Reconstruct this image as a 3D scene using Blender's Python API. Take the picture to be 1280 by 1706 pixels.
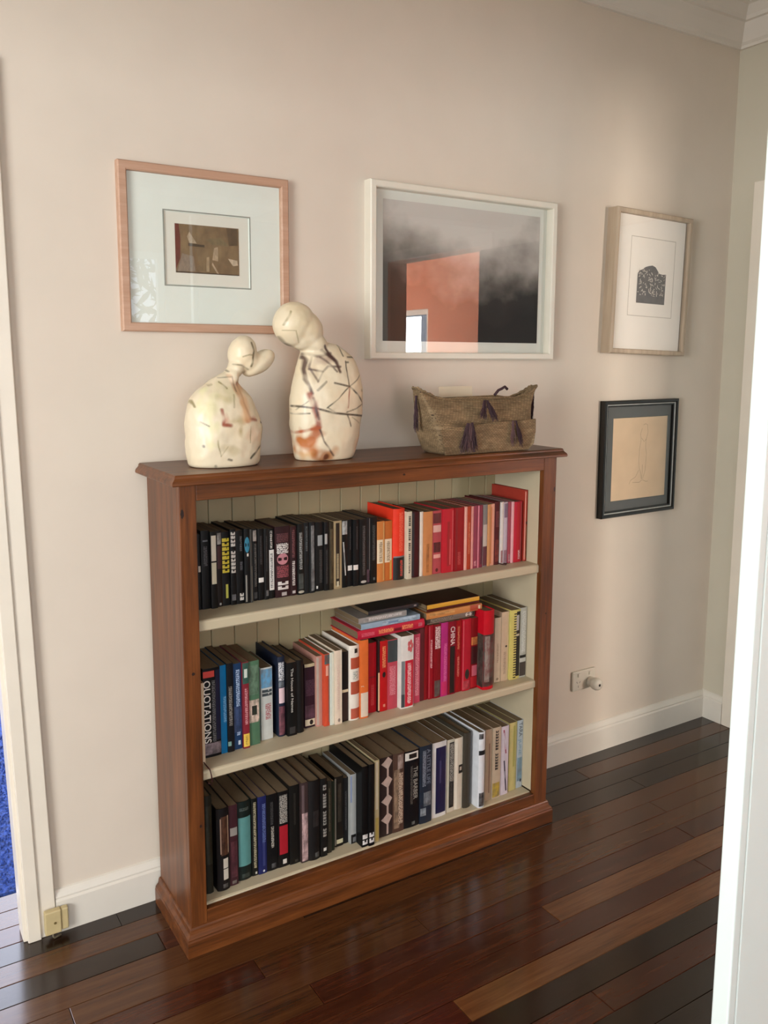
import bpy, bmesh, math, random
import numpy as np
from mathutils import Vector, Matrix, noise
random.seed(7)
for o in list(bpy.data.objects): bpy.data.objects.remove(o, do_unlink=True)
SC = bpy.context.scene
COL = SC.collection
def lin(h):
    if not isinstance(h, str): return tuple(h)
    h = h.lstrip('#'); v = [int(h[i:i+2], 16)/255 for i in (0, 2, 4)]
    return tuple(c/12.92 if c <= .04045 else ((c+.055)/1.055)**2.4 for c in v)

# ---------------------------------------------------------------- camera
cam = bpy.data.cameras.new('camera'); camo = bpy.data.objects.new('camera', cam); COL.objects.link(camo)
cam.sensor_fit = 'VERTICAL'; cam.sensor_height = 36.0; cam.lens = 36.0*1415.81/1706
cam.shift_x = 7.3933/1706; cam.shift_y = -56.9743/1706
cam.clip_start = .02; cam.clip_end = 60
YAW, PIT, ROL = -.5584, -.1388, .0034
fw = Vector((math.sin(-YAW)*math.cos(PIT), math.cos(YAW)*math.cos(PIT), math.sin(PIT)))
rt = fw.cross(Vector((0, 0, 1))).normalized(); up = rt.cross(fw)
r2 = rt*math.cos(ROL)+up*math.sin(ROL); u2 = -rt*math.sin(ROL)+up*math.cos(ROL)
camo.matrix_world = Matrix(((r2.x, u2.x, -fw.x, -.6298), (r2.y, u2.y, -fw.y, -2.1514), (r2.z, u2.z, -fw.z, 1.4637), (0, 0, 0, 1)))
SC.camera = camo
# ---------------------------------------------------------------- world, lights, exposure
SC.view_settings.view_transform = 'Standard'; SC.view_settings.look = 'None'
SC.view_settings.gamma = 1; SC.view_settings.use_curve_mapping = False
SC.view_settings.exposure = 0.09
SC.cycles.use_denoising = True
SC.cycles.max_bounces = 10; SC.cycles.diffuse_bounces = 6; SC.cycles.glossy_bounces = 5; SC.cycles.transparent_max_bounces = 10
SC.cycles.sample_clamp_indirect = 8
W = bpy.data.worlds.new('World'); SC.world = W; W.use_nodes = True
W.node_tree.nodes['Background'].inputs[0].default_value = (.72, .82, 1, 1)
W.node_tree.nodes['Background'].inputs[1].default_value = 3.0
def area(name, loc, direction, sx, sy, power, col, spread=0):
    l = bpy.data.lights.new(name, 'AREA'); l.shape = 'RECTANGLE'; l.size = sx; l.size_y = sy; l.energy = power; l.color = col
    o = bpy.data.objects.new(name, l); o.location = loc
    if spread: l.spread = math.radians(spread)
    o.rotation_euler = Vector(direction).to_track_quat('-Z', 'Y').to_euler(); COL.objects.link(o); return o
area('window_light_rear', (-1.3, -4.66, 1.5), (0, 1, -.02), 1.9, 1.35, 36, (1, .97, .92))
area('window_light_left', (-3.02, -2.2, 1.5), (1, .25, -.05), 1.5, 1.3, 112, (1, .99, .95))
area('window_light_study', (-.75, 2.86, 1.45), (0, -1, 0), 3.5, 2.4, 115, (.82, .84, 1))
area('window_light_peach', (3.96, -5.05, 1.36), (-1, 0, 0), 1.1, 1.0, 110, (.95, .98, 1))
area('sun_through_peach_window', (3.2, -6.12, 1.5), (-.15, 1, 0), 1.4, 1.38, 310, (1, .88, .78), 120)


# ---------------------------------------------------------------- materials
MATS = {}
def nmat(key):
    m = bpy.data.materials.new(key); m.use_nodes = True
    nt = m.node_tree; b = nt.nodes['Principled BSDF']; MATS[key] = m
    return m, nt, b
def node(nt, t, **kw):
    n = nt.nodes.new(t)
    for k, v in kw.items(): setattr(n, k, v)
    return n
def coords(nt, scale=(1, 1, 1)):
    tc = node(nt, 'ShaderNodeTexCoord'); mp = node(nt, 'ShaderNodeMapping')
    mp.inputs['Scale'].default_value = scale
    nt.links.new(tc.outputs['Object'], mp.inputs['Vector']); return mp.outputs['Vector']
def noisef(nt, vec, scale, detail=3, rough=.5):
    n = node(nt, 'ShaderNodeTexNoise'); n.inputs['Scale'].default_value = scale
    n.inputs['Detail'].default_value = detail; n.inputs['Roughness'].default_value = rough
    nt.links.new(vec, n.inputs['Vector']); return n.outputs['Fac']
def ramp(nt, fac, stops):
    r = node(nt, 'ShaderNodeValToRGB'); e = r.color_ramp.elements
    while len(e) < len(stops): e.new(.5)
    for el, (p, c) in zip(e, stops): el.position = p; el.color = (*lin(c), 1)
    nt.links.new(fac, r.inputs['Fac']); return r.outputs['Color']
def bump(nt, b, fac, strength, dist=.002):
    n = node(nt, 'ShaderNodeBump'); n.inputs['Strength'].default_value = strength; n.inputs['Distance'].default_value = dist
    nt.links.new(fac, n.inputs['Height']); nt.links.new(n.outputs['Normal'], b.inputs['Normal'])
def plain(col, rough=.5, var=.06, vs=25, bs=0, bstr=.2, spec=.5, key=None, metal=0, stretch=(1, 1, 1)):
    key = key or 'mat_%s_%g_%g_%g_%g' % (col, rough, var, vs, spec)
    if key in MATS: return MATS[key]
    m, nt, b = nmat(key); c = lin(col)
    v = coords(nt, stretch); f = noisef(nt, v, vs)
    lo = tuple(max(0, x*(1-var)) for x in c); hi = tuple(min(1, x*(1+var)) for x in c)
    nt.links.new(ramp(nt, f, [(.3, lo), (.7, hi)]), b.inputs['Base Color'])
    b.inputs['Roughness'].default_value = rough; b.inputs['Specular IOR Level'].default_value = spec; b.inputs['Metallic'].default_value = metal
    if bs: bump(nt, b, noisef(nt, v, bs), bstr)
    return m
def wood(key, dark, mid, light, axis, rough=.35, scale=1.0, coat=0.0):
    if key in MATS: return MATS[key]
    m, nt, b = nmat(key)
    st = [14*scale]*3; st[axis] = 1.1*scale
    v = coords(nt, tuple(st)); f = noisef(nt, v, 3.0, 6, .62)
    st2 = [120*scale]*3; st2[axis] = 4*scale
    v2 = coords(nt, tuple(st2)); f2 = noisef(nt, v2, 2.0, 3, .6)
    mx = node(nt, 'ShaderNodeMath', operation='MULTIPLY_ADD'); mx.inputs[1].default_value = .35; nt.links.new(f2, mx.inputs[0])
    sb = node(nt, 'ShaderNodeMath', operation='SUBTRACT'); nt.links.new(f, sb.inputs[0]); sb.inputs[1].default_value = .175
    nt.links.new(sb.outputs[0], mx.inputs[2])
    nt.links.new(ramp(nt, mx.outputs[0], [(.30, dark), (.5, mid), (.72, light)]), b.inputs['Base Color'])
    b.inputs['Roughness'].default_value = rough
    if coat: b.inputs['Coat Weight'].default_value = coat; b.inputs['Coat Roughness'].default_value = .12
    bump(nt, b, f2, .12, .001)
    return m
def picture_mat(key, c1, c2, scale=60, contrast=.12):
    if key in MATS: return MATS[key]
    m, nt, b = nmat(key)
    f = noisef(nt, coords(nt, (1, 1, .6)), scale, 3, .6)
    nt.links.new(ramp(nt, f, [(.5-contrast, c1), (.5+contrast, c2)]), b.inputs['Base Color']); b.inputs['Roughness'].default_value = .42
    return m
def print_mat(base, ink):
    key = 'print_%s_%s' % (base, ink)
    if key in MATS: return MATS[key]
    m, nt, b = nmat(key)
    v = coords(nt, (1, 1, 1)); f = noisef(nt, v, 330, 1, .5)
    sp = node(nt, 'ShaderNodeSeparateXYZ'); nt.links.new(v, sp.inputs[0])
    w = node(nt, 'ShaderNodeMath', operation='WRAP'); w.inputs[1].default_value = 0.0; w.inputs[2].default_value = .0052
    nt.links.new(sp.outputs[2], w.inputs[0])
    g = node(nt, 'ShaderNodeMath', operation='GREATER_THAN'); g.inputs[1].default_value = .0011; nt.links.new(w.outputs[0], g.inputs[0])
    t = node(nt, 'ShaderNodeMath', operation='GREATER_THAN'); t.inputs[1].default_value = .44; nt.links.new(f, t.inputs[0])
    mu = node(nt, 'ShaderNodeMath', operation='MULTIPLY'); nt.links.new(g.outputs[0], mu.inputs[0]); nt.links.new(t.outputs[0], mu.inputs[1])
    mx = node(nt, 'ShaderNodeMix', data_type='RGBA'); nt.links.new(mu.outputs[0], mx.inputs[0])
    mx.inputs[6].default_value = (*lin(base), 1); mx.inputs[7].default_value = (*lin(ink), 1)
    nt.links.new(mx.outputs[2], b.inputs['Base Color']); b.inputs['Roughness'].default_value = .45
    return m
def glass_mat():
    if 'picture_glass' in MATS: return MATS['picture_glass']
    m, nt, b = nmat('picture_glass'); nt.nodes.remove(b)
    # Schlick reflectance, the same from both sides of the thin sheet
    ge = node(nt, 'ShaderNodeNewGeometry'); dt = node(nt, 'ShaderNodeVectorMath', operation='DOT_PRODUCT')
    nt.links.new(ge.outputs['Normal'], dt.inputs[0]); nt.links.new(ge.outputs['Incoming'], dt.inputs[1])
    ca = node(nt, 'ShaderNodeMath', operation='ABSOLUTE'); nt.links.new(dt.outputs['Value'], ca.inputs[0])
    om = node(nt, 'ShaderNodeMath', operation='SUBTRACT'); om.inputs[0].default_value = 1; nt.links.new(ca.outputs[0], om.inputs[1])
    pw = node(nt, 'ShaderNodeMath', operation='POWER'); nt.links.new(om.outputs[0], pw.inputs[0]); pw.inputs[1].default_value = 5
    fr = node(nt, 'ShaderNodeMath', operation='MULTIPLY_ADD'); nt.links.new(pw.outputs[0], fr.inputs[0]); fr.inputs[1].default_value = .92; fr.inputs[2].default_value = .08
    tr = node(nt, 'ShaderNodeBsdfTransparent'); gl = node(nt, 'ShaderNodeBsdfGlossy'); gl.inputs['Roughness'].default_value = .004
    mx = node(nt, 'ShaderNodeMixShader'); nt.links.new(fr.outputs[0], mx.inputs[0]); nt.links.new(tr.outputs[0], mx.inputs[1]); nt.links.new(gl.outputs[0], mx.inputs[2])
    nt.links.new(mx.outputs[0], nt.nodes['Material Output'].inputs[0]); return m

# ---------------------------------------------------------------- object helpers
def finish(name, me, mat, parent=None, smooth=False):
    o = bpy.data.objects.new(name, me); COL.objects.link(o)
    for mm in (mat if isinstance(mat, (list, tuple)) else [mat]): me.materials.append(mm)
    if parent is not None: o.parent = parent
    if smooth:
        for p in me.polygons: p.use_smooth = True
    return o
def obj(name, bm, mat, parent=None, smooth=False):
    bmesh.ops.recalc_face_normals(bm, faces=bm.faces)
    me = bpy.data.meshes.new(name); bm.to_mesh(me); bm.free()
    return finish(name, me, mat, parent, smooth)
def pyobj(name, verts, faces, mat, parent=None, smooth=False):
    me = bpy.data.meshes.new(name); me.from_pydata([tuple(v) for v in verts], [], faces); me.update()
    return finish(name, me, mat, parent, smooth)
def tag(o, label, cat, group=None, kind=None):
    o['label'] = label; o['category'] = cat
    if group: o['group'] = group
    if kind: o['kind'] = kind
    return o
def struct(o, label=None):
    o['kind'] = 'structure'
    if label: o['label'] = label
    return o
def empty(name, loc=(0, 0, 0)):
    o = bpy.data.objects.new(name, None); o.location = loc; o.empty_display_size = .05; COL.objects.link(o); return o
def box(bm, x0, x1, y0, y1, z0, z1, bev=0):
    vs = [bm.verts.new(p) for p in ((x0, y0, z0), (x1, y0, z0), (x1, y1, z0), (x0, y1, z0), (x0, y0, z1), (x1, y0, z1), (x1, y1, z1), (x0, y1, z1))]
    fs = [bm.faces.new([vs[i] for i in f]) for f in ((3, 2, 1, 0), (4, 5, 6, 7), (0, 1, 5, 4), (1, 2, 6, 5), (2, 3, 7, 6), (3, 0, 4, 7))]
    if bev:
        es = list({e for f in fs for e in f.edges})
        bmesh.ops.bevel(bm, geom=es, offset=bev, segments=2, affect='EDGES', profile=.5)
def boxo(name, x0, x1, y0, y1, z0, z1, mat, parent=None, bev=0):
    bm = bmesh.new(); box(bm, x0, x1, y0, y1, z0, z1, bev); return obj(name, bm, mat, parent)
def prism(bm, prof, path_a, path_b, frame):
    """extrude a 2-D profile between two 3-D points; frame(u,v) -> offset vector; ends may be mitred by giving callables"""
    A = [bm.verts.new(path_a(u, v)) for u, v in prof]; B = [bm.verts.new(path_b(u, v)) for u, v in prof]
    n = len(prof)
    for i in range(n): bm.faces.new((A[i], A[(i+1) % n], B[(i+1) % n], B[i]))
    bm.faces.new(A[::-1]); bm.faces.new(B)
def loft(rings, close_bottom=True, close_top=True):
    n = len(rings[0]); V = [p for r in rings for p in r]; F = []
    for k in range(len(rings)-1):
        for i in range(n):
            j = (i+1) % n; F.append((k*n+i, k*n+j, (k+1)*n+j, (k+1)*n+i))
    if close_bottom: F.append(tuple(range(n))[::-1])
    if close_top: F.append(tuple((len(rings)-1)*n+i for i in range(n)))
    return V, F

# ---------------------------------------------------------------- room
XR = 2.3026; CEIL = 2.745
M_wall = plain('#d5cabb', .75, .02, 6, 300, .03, key='wall_paint')
M_trim = plain('#e2dacb', .38, .02, 12, key='trim_gloss_paint')
M_skirt = plain('#d9d4c9', .4, .02, 12, key='skirting_paint')
M_ceil = plain('#d8d2c8', .8, .02, 6, key='ceiling_paint')
M_white = plain('#e2eeec', .42, .015, 8, key='door_white_paint')
M_peach = plain('#dd9470', .7, .03, 5, key='peach_paint')
def wallbox(name, parts, mat, label=None):
    bm = bmesh.new()
    for p in parts: box(bm, *p)
    return struct(obj(name, bm, mat), label)
DX0, DX1, DH = -1.20, -.335, 2.05
wallbox('wall_back', [(DX1, XR+.12, 0, .045, 0, CEIL), (-3.2, DX0, 0, .045, 0, CEIL), (DX0, DX1, 0, .045, DH, CEIL)], M_wall, 'warm cream painted wall behind the bookcase and pictures')
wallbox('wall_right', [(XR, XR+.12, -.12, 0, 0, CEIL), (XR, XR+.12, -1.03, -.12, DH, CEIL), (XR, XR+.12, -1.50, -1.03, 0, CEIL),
                       (XR, XR+.12, -2.45, -1.50, DH+.01, CEIL), (XR, XR+.12, -4.7, -2.45, 0, CEIL)], plain('#c6c0ae', .75, .02, 6, 300, .03, key='side_wall_shaded'), 'narrow strip of cream side wall at the right corner')  # same wall, its shade put into a darker, greyer tone
wallbox('wall_left', [(-3.2, -3.08, -4.7, -3.0, 0, CEIL), (-3.2, -3.08, -1.4, 0, 0, CEIL), (-3.2, -3.08, -3.0, -1.4, 0, .8), (-3.2, -3.08, -3.0, -1.4, 2.2, CEIL)], M_wall)
wallbox('wall_front', [(-3.2, -2.3, -4.82, -4.7, 0, CEIL), (.5, 1.05, -4.82, -4.7, 0, CEIL), (1.95, XR+.12, -4.82, -4.7, 0, CEIL), (-2.3, .5, -4.82, -4.7, 0, .75), (1.05, 1.95, -4.82, -4.7, 0, 1.6),
                       (-2.3, .5, -4.82, -4.7, 2.2, CEIL), (1.05, 1.95, -4.82, -4.7, 2.3, CEIL), (1.05, 1.2, -4.82, -4.7, 1.6, 2.3), (1.6, 1.95, -4.82, -4.7, 1.6, 2.3)], M_wall)
struct(boxo('ceiling', -3.2, XR+.12, -4.82, .12, CEIL, CEIL+.1, M_ceil), 'off white ceiling above the cornice')
wallbox('shade_beam', [(-3.08, XR, -1.42, -1.30, 2.13, CEIL)], M_wall, 'unseen beam added overhead to shade the upper wall')  # overhead beam out of view, added to darken the top of the wall
# study beyond the left doorway
for wb in [(-3.2, -2.6, 2.9, 3.0, 0, CEIL), (1.1, 1.6, 2.9, 3.0, 0, CEIL), (-2.6, 1.1, 2.9, 3.0, 0, .12), (-2.6, 1.1, 2.9, 3.0, 2.7, CEIL), (-3.2, -3.1, .045, 2.9, 0, CEIL), (1.5, 1.6, .045, 2.9, 0, CEIL)]: wallbox('wall_study', [wb], M_ceil)
struct(boxo('ceiling_study', -3.2, 1.6, .125, 3.0, CEIL, CEIL+.1, M_ceil))
# peach room beyond the right-hand opening
wallbox('wall_peach', [(4.0, 4.1, -4.45, -.6, 0, CEIL), (4.0, 4.1, -6.2, -4.45, 0, .8), (4.0, 4.1, -6.2, -4.45, 1.93, CEIL), (XR+.12, 2.45, -6.3, -6.2, 0, CEIL), (3.95, 4.1, -6.3, -6.2, 0, CEIL), (2.45, 3.95, -6.3, -6.2, 0, .8), (2.45, 3.95, -6.3, -6.2, 2.2, CEIL), (XR+.12, 4.1, -.7, -.6, 0, CEIL), (XR+.02, XR+.12, -6.2, -4.82, 0, CEIL)], M_peach)
struct(boxo('ceiling_peach', XR+.12, 4.1, -6.3, -.6, CEIL, CEIL+.1, M_ceil))
# windows (frames with panes)
def window(n, a0, a1, z0, z1, pos, axis, mull):
    r = empty('window_%d' % n, (0, 0, 0)); struct(r)
    bm = bmesh.new(); t = .05
    def bx(b0, b1, c0, c1):
        if axis == 'y': box(bm, b0, b1, pos-.03, pos+.03, c0, c1)
        else: box(bm, pos-.03, pos+.03, b0, b1, c0, c1)
    bx(a0, a1, z0, z0+t); bx(a0, a1, z1-t, z1); bx(a0, a0+t, z0+t, z1-t); bx(a1-t, a1, z0+t, z1-t)
    for k in range(1, mull): c = a0+(a1-a0)*k/mull; bx(c-.025, c+.025, z0+t, z1-t)
    obj('window_frame', bm, M_white, r)
    for k in range(mull):
        c0 = a0+t if k == 0 else a0+(a1-a0)*k/mull+.0251; c1 = a1-t if k == mull-1 else a0+(a1-a0)*(k+1)/mull-.0251
        cs = [(c0, z0+t), (c1, z0+t), (c1, z1-t), (c0, z1-t)]
        pyobj('pane', [(c, pos, z) if axis == 'y' else (pos, c, z) for c, z in cs], [(0, 1, 2, 3)], glass_mat(), r)
window(1, -2.3, .5, .75, 2.2, -4.76, 'y', 3)
window(2, 1.2, 1.6, 1.6, 2.3, -4.76, 'y', 1)
window(3, -2.6, 1.1, .12, 2.7, 2.95, 'y', 3)
window(5, -3.0, -1.4, .8, 2.2, -3.14, 'x', 2)
window(6, 2.45, 3.95, .8, 2.2, -6.25, 'y', 1)
window(4, -6.2, -4.45, .8, 1.93, 4.05, 'x', 3)

# floor boards
PAL = {'d': ('#1b0f08', '#23150c', '#2c1b11'), 'r': ('#30130a', '#411d0e', '#502814'), 'm': ('#402310', '#4c2c15', '#58371d'), 'l': ('#523016', '#633d1f', '#724a29'), 'b': ('#351d0d', '#472812', '#56341a')}
def floor_mat(k): return wood('floor_wood_'+k, *PAL[k], 0, .19, 1.2, .18)
for k in PAL: MATS.pop('floor_wood_'+k, None); floor_mat(k)
fl = struct(boxo('floor', -3.2, 4.1, -6.3, .12, -.16, -.028, floor_mat('r')), 'dark polished timber floor of narrow boards')
struct(boxo('floor_rear', -3.2, 4.1, -6.3, -2.08, -.028, 0, floor_mat('b')))
struct(boxo('floor_side', XR+.0, 4.1, -2.08, -.6, -.028, 0, floor_mat('b')))
ROWS = {-3: [(-1.6, -.2, 'b')], -2: [(-1.6, -.2, 'm')], -1: [(-1.6, -.2, 'r')]}
spec = {0: [(-3.1, -.12, 'd'), (-.12, XR, 'd')], 1: [(-3.1, .45, 'm'), (.45, 1.5, 'd'), (1.5, XR, 'm')], 2: [(-3.1, -.05, 'd'), (-.05, 1.25, 'r'), (1.25, XR, 'd')],
        3: [(-3.1, .3, 'm'), (.3, 1.62, 'd'), (1.62, XR, 'd')], 4: [(-3.1, -.3, 'b'), (-.3, .9, 'm'), (.9, XR, 'm')], 5: [(-3.1, .12, 'r'), (.12, 1.55, 'b'), (1.55, XR, 'm')],
        6: [(-3.1, .55, 'm'), (.55, XR, 'm')], 7: [(-3.1, .2, 'b'), (.2, 1.5, 'r'), (1.5, XR, 'r')], 8: [(-3.1, .865, 'r'), (.865, XR, 'l')], 9: [(-3.1, -.05, 'b'), (-.05, 1.4, 'r'), (1.4, XR, 'r')],
        10: [(-3.1, .457, 'r'), (.457, XR, 'l')], 11: [(-3.1, .3, 'b'), (.3, XR, 'd')], 12: [(-3.1, .75, 'r'), (.75, XR, 'r')]}
ROWS.update(spec)
for k in range(13, 28):
    c = random.uniform(-1.6, .2); d = c+random.uniform(1.1, 1.7)
    ROWS[k] = [(-3.1, c, random.choice('bmr')), (c, d, random.choice('drbm')), (d, XR, random.choice('drbml'))]
for k, segs in ROWS.items():
    y1 = -.003-.0735*k; y0 = y1-.0735
    for x0, x1, p in segs:
        bm = bmesh.new(); dz = random.uniform(-.0006, .0003)
        box(bm, x0+.0006, x1-.0006, y0+.0007, y1-.0007, -.028, dz, .0012)
        o = obj('floor_board', bm, floor_mat(p), fl)
        ofs = random.uniform(-9, 9); o.data.transform(Matrix.Translation((ofs, 0, 0))); o.location.x = -ofs
struct(boxo('floor_study', -3.2, 1.6, .12, 3.0, -.16, -.028, floor_mat('r')))
M_carpet = plain('#2f4a92', .95, .7, 130, 420, 1.0, key='blue_carpet')
cm = MATS['blue_carpet']
st = empty('carpet'); tag(st, 'bright blue loop pile carpet beyond the left doorway', 'carpet')
boxo('carpet_base', -3.09, 1.49, .225, 2.89, -.028, .004, M_carpet, st)
# tufted pile near the doorway
V = []; F = []; rng = random.Random(3)
for i in range(9000):
    x = rng.uniform(-1.2, -.1); y = rng.uniform(.23, 1.3); r = rng.uniform(.003, .006); h = rng.uniform(.004, .009); b = len(V)
    for q in range(4): a = q*math.pi/2+rng.random(); V.append((x+r*math.cos(a), y+r*math.sin(a), .003))
    V.append((x+rng.uniform(-.003, .003), y+rng.uniform(-.003, .003), .004+h))
    F += [(b, b+1, b+4), (b+1, b+2, b+4), (b+2, b+3, b+4), (b+3, b, b+4)]
pile = pyobj('carpet_pile', V, F, M_carpet, st); pile['kind'] = 'stuff'
bm = bmesh.new(); box(bm, -1.195, -.38, .19, .226, 0.0, .007, .003)
tag(obj('threshold_strip', bm, plain('#b9b9bd', .25, .1, 40, metal=.9, key='aluminium')), 'silver metal threshold strip along the blue carpet edge', 'threshold strip')

# skirtings, cornices, architraves
SKP = [(0, 0), (.018, 0), (.018, .084), (.0135, .089), (.0145, .094), (.0095, .104), (.005, .110), (0, .112)]
def run_x(name, prof, x0, x1, mat, y=0, mitre0=0, mitre1=0):
    bm = bmesh.new()
    prism(bm, prof, lambda u, v: (x0+mitre0*u, y-u, v), lambda u, v: (x1-mitre1*u, y-u, v), None)
    return struct(obj(name, bm, mat))
def run_y(name, prof, y0, y1, mat, x=XR, mitre1=0):
    bm = bmesh.new()
    prism(bm, prof, lambda u, v: (x-u, y0, v), lambda u, v: (x-u, y1-mitre1*u, v), None)
    return struct(obj(name, bm, mat))
run_x('baseboard_back', SKP, -.2685, XR, M_skirt, 0, 0, 1)['label'] = 'white moulded skirting board along the cream wall'
run_y('baseboard_right', SKP, -.105, 0, M_skirt, XR, 1)['label'] = 'short white skirting board in the right corner'
run_y('baseboard_right_rear', SKP, -1.44, -1.10, M_skirt)
COR = [(0, 2.612), (.012, 2.612), (.014, 2.622), (.024, 2.630), (.040, 2.662), (.050, 2.688), (.062, 2.690), (.066, 2.702), (.090, 2.728), (.105, 2.732), (.105, CEIL), (0, CEIL)]
run_x('trim_1', COR, -3.08, XR, M_ceil, 0, 0, 1)['label'] = 'off white plaster cornice above the pictures'
run_y('trim_2', COR, -4.7, 0, M_ceil, XR, 1)['label'] = 'off white plaster cornice over the right corner'
LEAN = ([0, .095, .656, .923, 1.46, 1.885, 2.2], [.032, .030, .016, .010, .001, -.0015, -.003])
def door_trim(n, label, legs, lean=False):
    bm = bmesh.new()
    for l in legs: box(bm, *l, .0025)
    if lean:   # the old jamb leans: its foot stands further right than its head
        es = [e for e in bm.edges if abs(e.verts[0].co.z-e.verts[1].co.z) > 1.2]
        bmesh.ops.subdivide_edges(bm, edges=es, cuts=9, use_grid_fill=True)
        for v in bm.verts: v.co.x += float(np.interp(v.co.z, *LEAN))*(1 if v.co.x > -.7 else 0)
    o = struct(obj('trim_%d' % n, bm, M_trim), label); return o
door_trim(3, 'cream painted door architrave and jamb at the left edge', [
    (-.340, -.300, -.018, -.0005, 0, DH+.075), (-.3715, -.3395, -.024, -.0005, 0, DH+.0445), (DX0-.075, DX0-.03, -.018, -.0005, 0, DH+.075), (DX0-.03, DX0, -.024, -.0005, 0, DH+.045),
    (DX0-.075, -.345, -.018, -.0005, DH+.045, DH+.075), (DX0, -.372, -.024, -.0005, DH, DH+.045),
    (-.381, -.3345, -.012, .050, 0, DH), (DX0-.001, DX0+.017, -.010, .050, 0, DH)], True)
door_trim(4, 'cream painted door architrave on the right wall', [(XR-.020, XR, -.180, -.108, 0, DH+.07), (XR-.020, XR, -1.10, -1.03, 0, DH+.07), (XR-.020, XR, -1.03, -.180, DH, DH+.07)])
struct(boxo('door_1', XR+.015, XR+.05, -1.028, -.182, .006, DH-.004, M_white, None, .003), 'white painted door in the right wall')
door_trim(5, None, [(XR-.020, XR, -1.50, -1.44, 0, DH+.07), (XR-.020, XR, -2.52, -2.45, 0, DH+.07), (XR-.020, XR, -2.45, -1.50, DH+.01, DH+.07)])
d3 = empty('added_leaf', (XR-.04, -1.25, .01)); struct(d3); bm = bmesh.new(); box(bm, -.020, .018, -.24, .20, 0, 2.03, .004); d3.location = (XR-.02, -1.28, .005); d3.name = 'added_dark_leaf'
obj('dark_leaf', bm, plain('#1c1410', .6, .1, 20, spec=.2), d3)  # unseen dark leaf, added so the cloud picture's glass reflects dark
d2 = struct(boxo('door_2', .6285, 1.40, -1.334, -1.301, .008, 2.04, M_white, None, .003), 'white open door leaf at the right edge, nearest the camera')
boxo('edge_strip', .606, .6265, -1.3345, -1.301, .008, 2.04, M_white, d2, .003)
bm = bmesh.new(); box(bm, 1.403, 1.46, -1.345, -1.29, 0, CEIL, .003); struct(obj('trim_6', bm, M_trim))

# ---------------------------------------------------------------- bookcase
BW = 1.173; BF = -.2745; BB = -.028
pd, pm, pl = '#40230f', '#603415', '#794620'
WX = wood('pine_x', pd, pm, pl, 0, .36); WZ = wood('pine_z', pd, pm, pl, 2, .36)
M_back = plain('#9f9270', .55, .06, 9, 60, .05, key='back_yellowed_shaded')  # yellowed boards, with the shade of the recess worked into the tone
M_cream = plain('#bcb095', .5, .04, 14, 60, .05, key='bookcase_cream_paint')
bc = empty('bookcase', (0, BF, 0)); tag(bc, 'stained pine bookcase with cream interior and three rows of books', 'bookcase')
def bpart(name, bm, mat):
    o = obj(name, bm, mat, bc); o.data.transform(Matrix.Translation((0, -BF, 0))); return o
def bbox(name, *a, mat=None, bev=.0015):
    bm = bmesh.new(); box(bm, *a, bev); return bpart(name, bm, mat)
bbox('side_panel', 0, .020, BF+.019, BB, .0, 1.1745, mat=WZ)
bbox('side_panel', BW-.020, BW, BF+.019, BB, .0, 1.1745, mat=WZ)
bbox('stile', -.0005, .0405, BF, BF+.0188, .0, 1.1745, mat=WZ)
bbox('stile', BW-.0495, BW+.0005, BF, BF+.0188, .0, 1.1745, mat=WZ)
bbox('top_rail', .0407, BW-.0497, BF+.0004, BF+.0188, 1.136, 1.1745, mat=WX)
bbox('bottom_rail', .0407, BW-.0497, BF+.0004, BF+.0188, .0, .104, mat=WX)
bbox('inner_panel', .0205, .0405, BF+.0192, -.047, .112, 1.172, mat=M_cream)
bbox('inner_panel', BW-.0495, BW-.0205, BF+.0192, -.047, .108, 1.172, mat=M_cream)
# tongue and groove back boards
for k in range(17):
    x0 = .022+.0665*k; x1 = min(x0+.0655, BW-.021)
    if x1-x0 > .01: bbox('back_board', x0, x1, -.047+random.uniform(0, .0006), -.032, .09, 1.172, mat=M_back, bev=.0025)
bbox('back_panel', .021, BW-.021, -.0318, BB, .09, 1.172, mat=M_back, bev=0)
def shelf(name, zl, zr, th, y0):
    bm = bmesh.new(); x0, x1 = .0408, BW-.0498
    prof = [(y0, -th+.003), (y0, -.006), (y0+.002, -.002), (y0+.006, 0), (-.0475, 0), (-.0475, -th), (y0+.003, -th)]
    fz = lambda x: zl+(zr-zl)*x/1.17
    prism(bm, prof, lambda u, v: (x0, u, fz(x0)+v), lambda u, v: (x1, u, fz(x1)+v), None)
    return bpart(name, bm, M_cream)
shelf('shelf', .8428, .8455, .0270, -.263); shelf('shelf', .4620, .4768, .0245, -.263)
shelf('bottom_shelf', .1085, .1040, .02, BF+.0192)
def knot(x, z, rx, rz, y=BF-.0004):
    n = 14; o = pyobj('knot', [(x+rx*math.cos(2*math.pi*i/n)*(1+.2*math.sin(3*i)), y-BF, z+rz*math.sin(2*math.pi*i/n)) for i in range(n)], [tuple(range(n))], plain('#22100a', .5, .3, 120), bc)
for kx, kz, ka, kb in ((.006, 1.108, .004, .011), (.022, .72, .004, .004), (BW-.006, 1.075, .003, .008), (BW-.025, .69, .003, .003), (.03, .33, .003, .004), (.62, 1.158, .004, .003)): knot(kx, kz, ka, kb)
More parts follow.
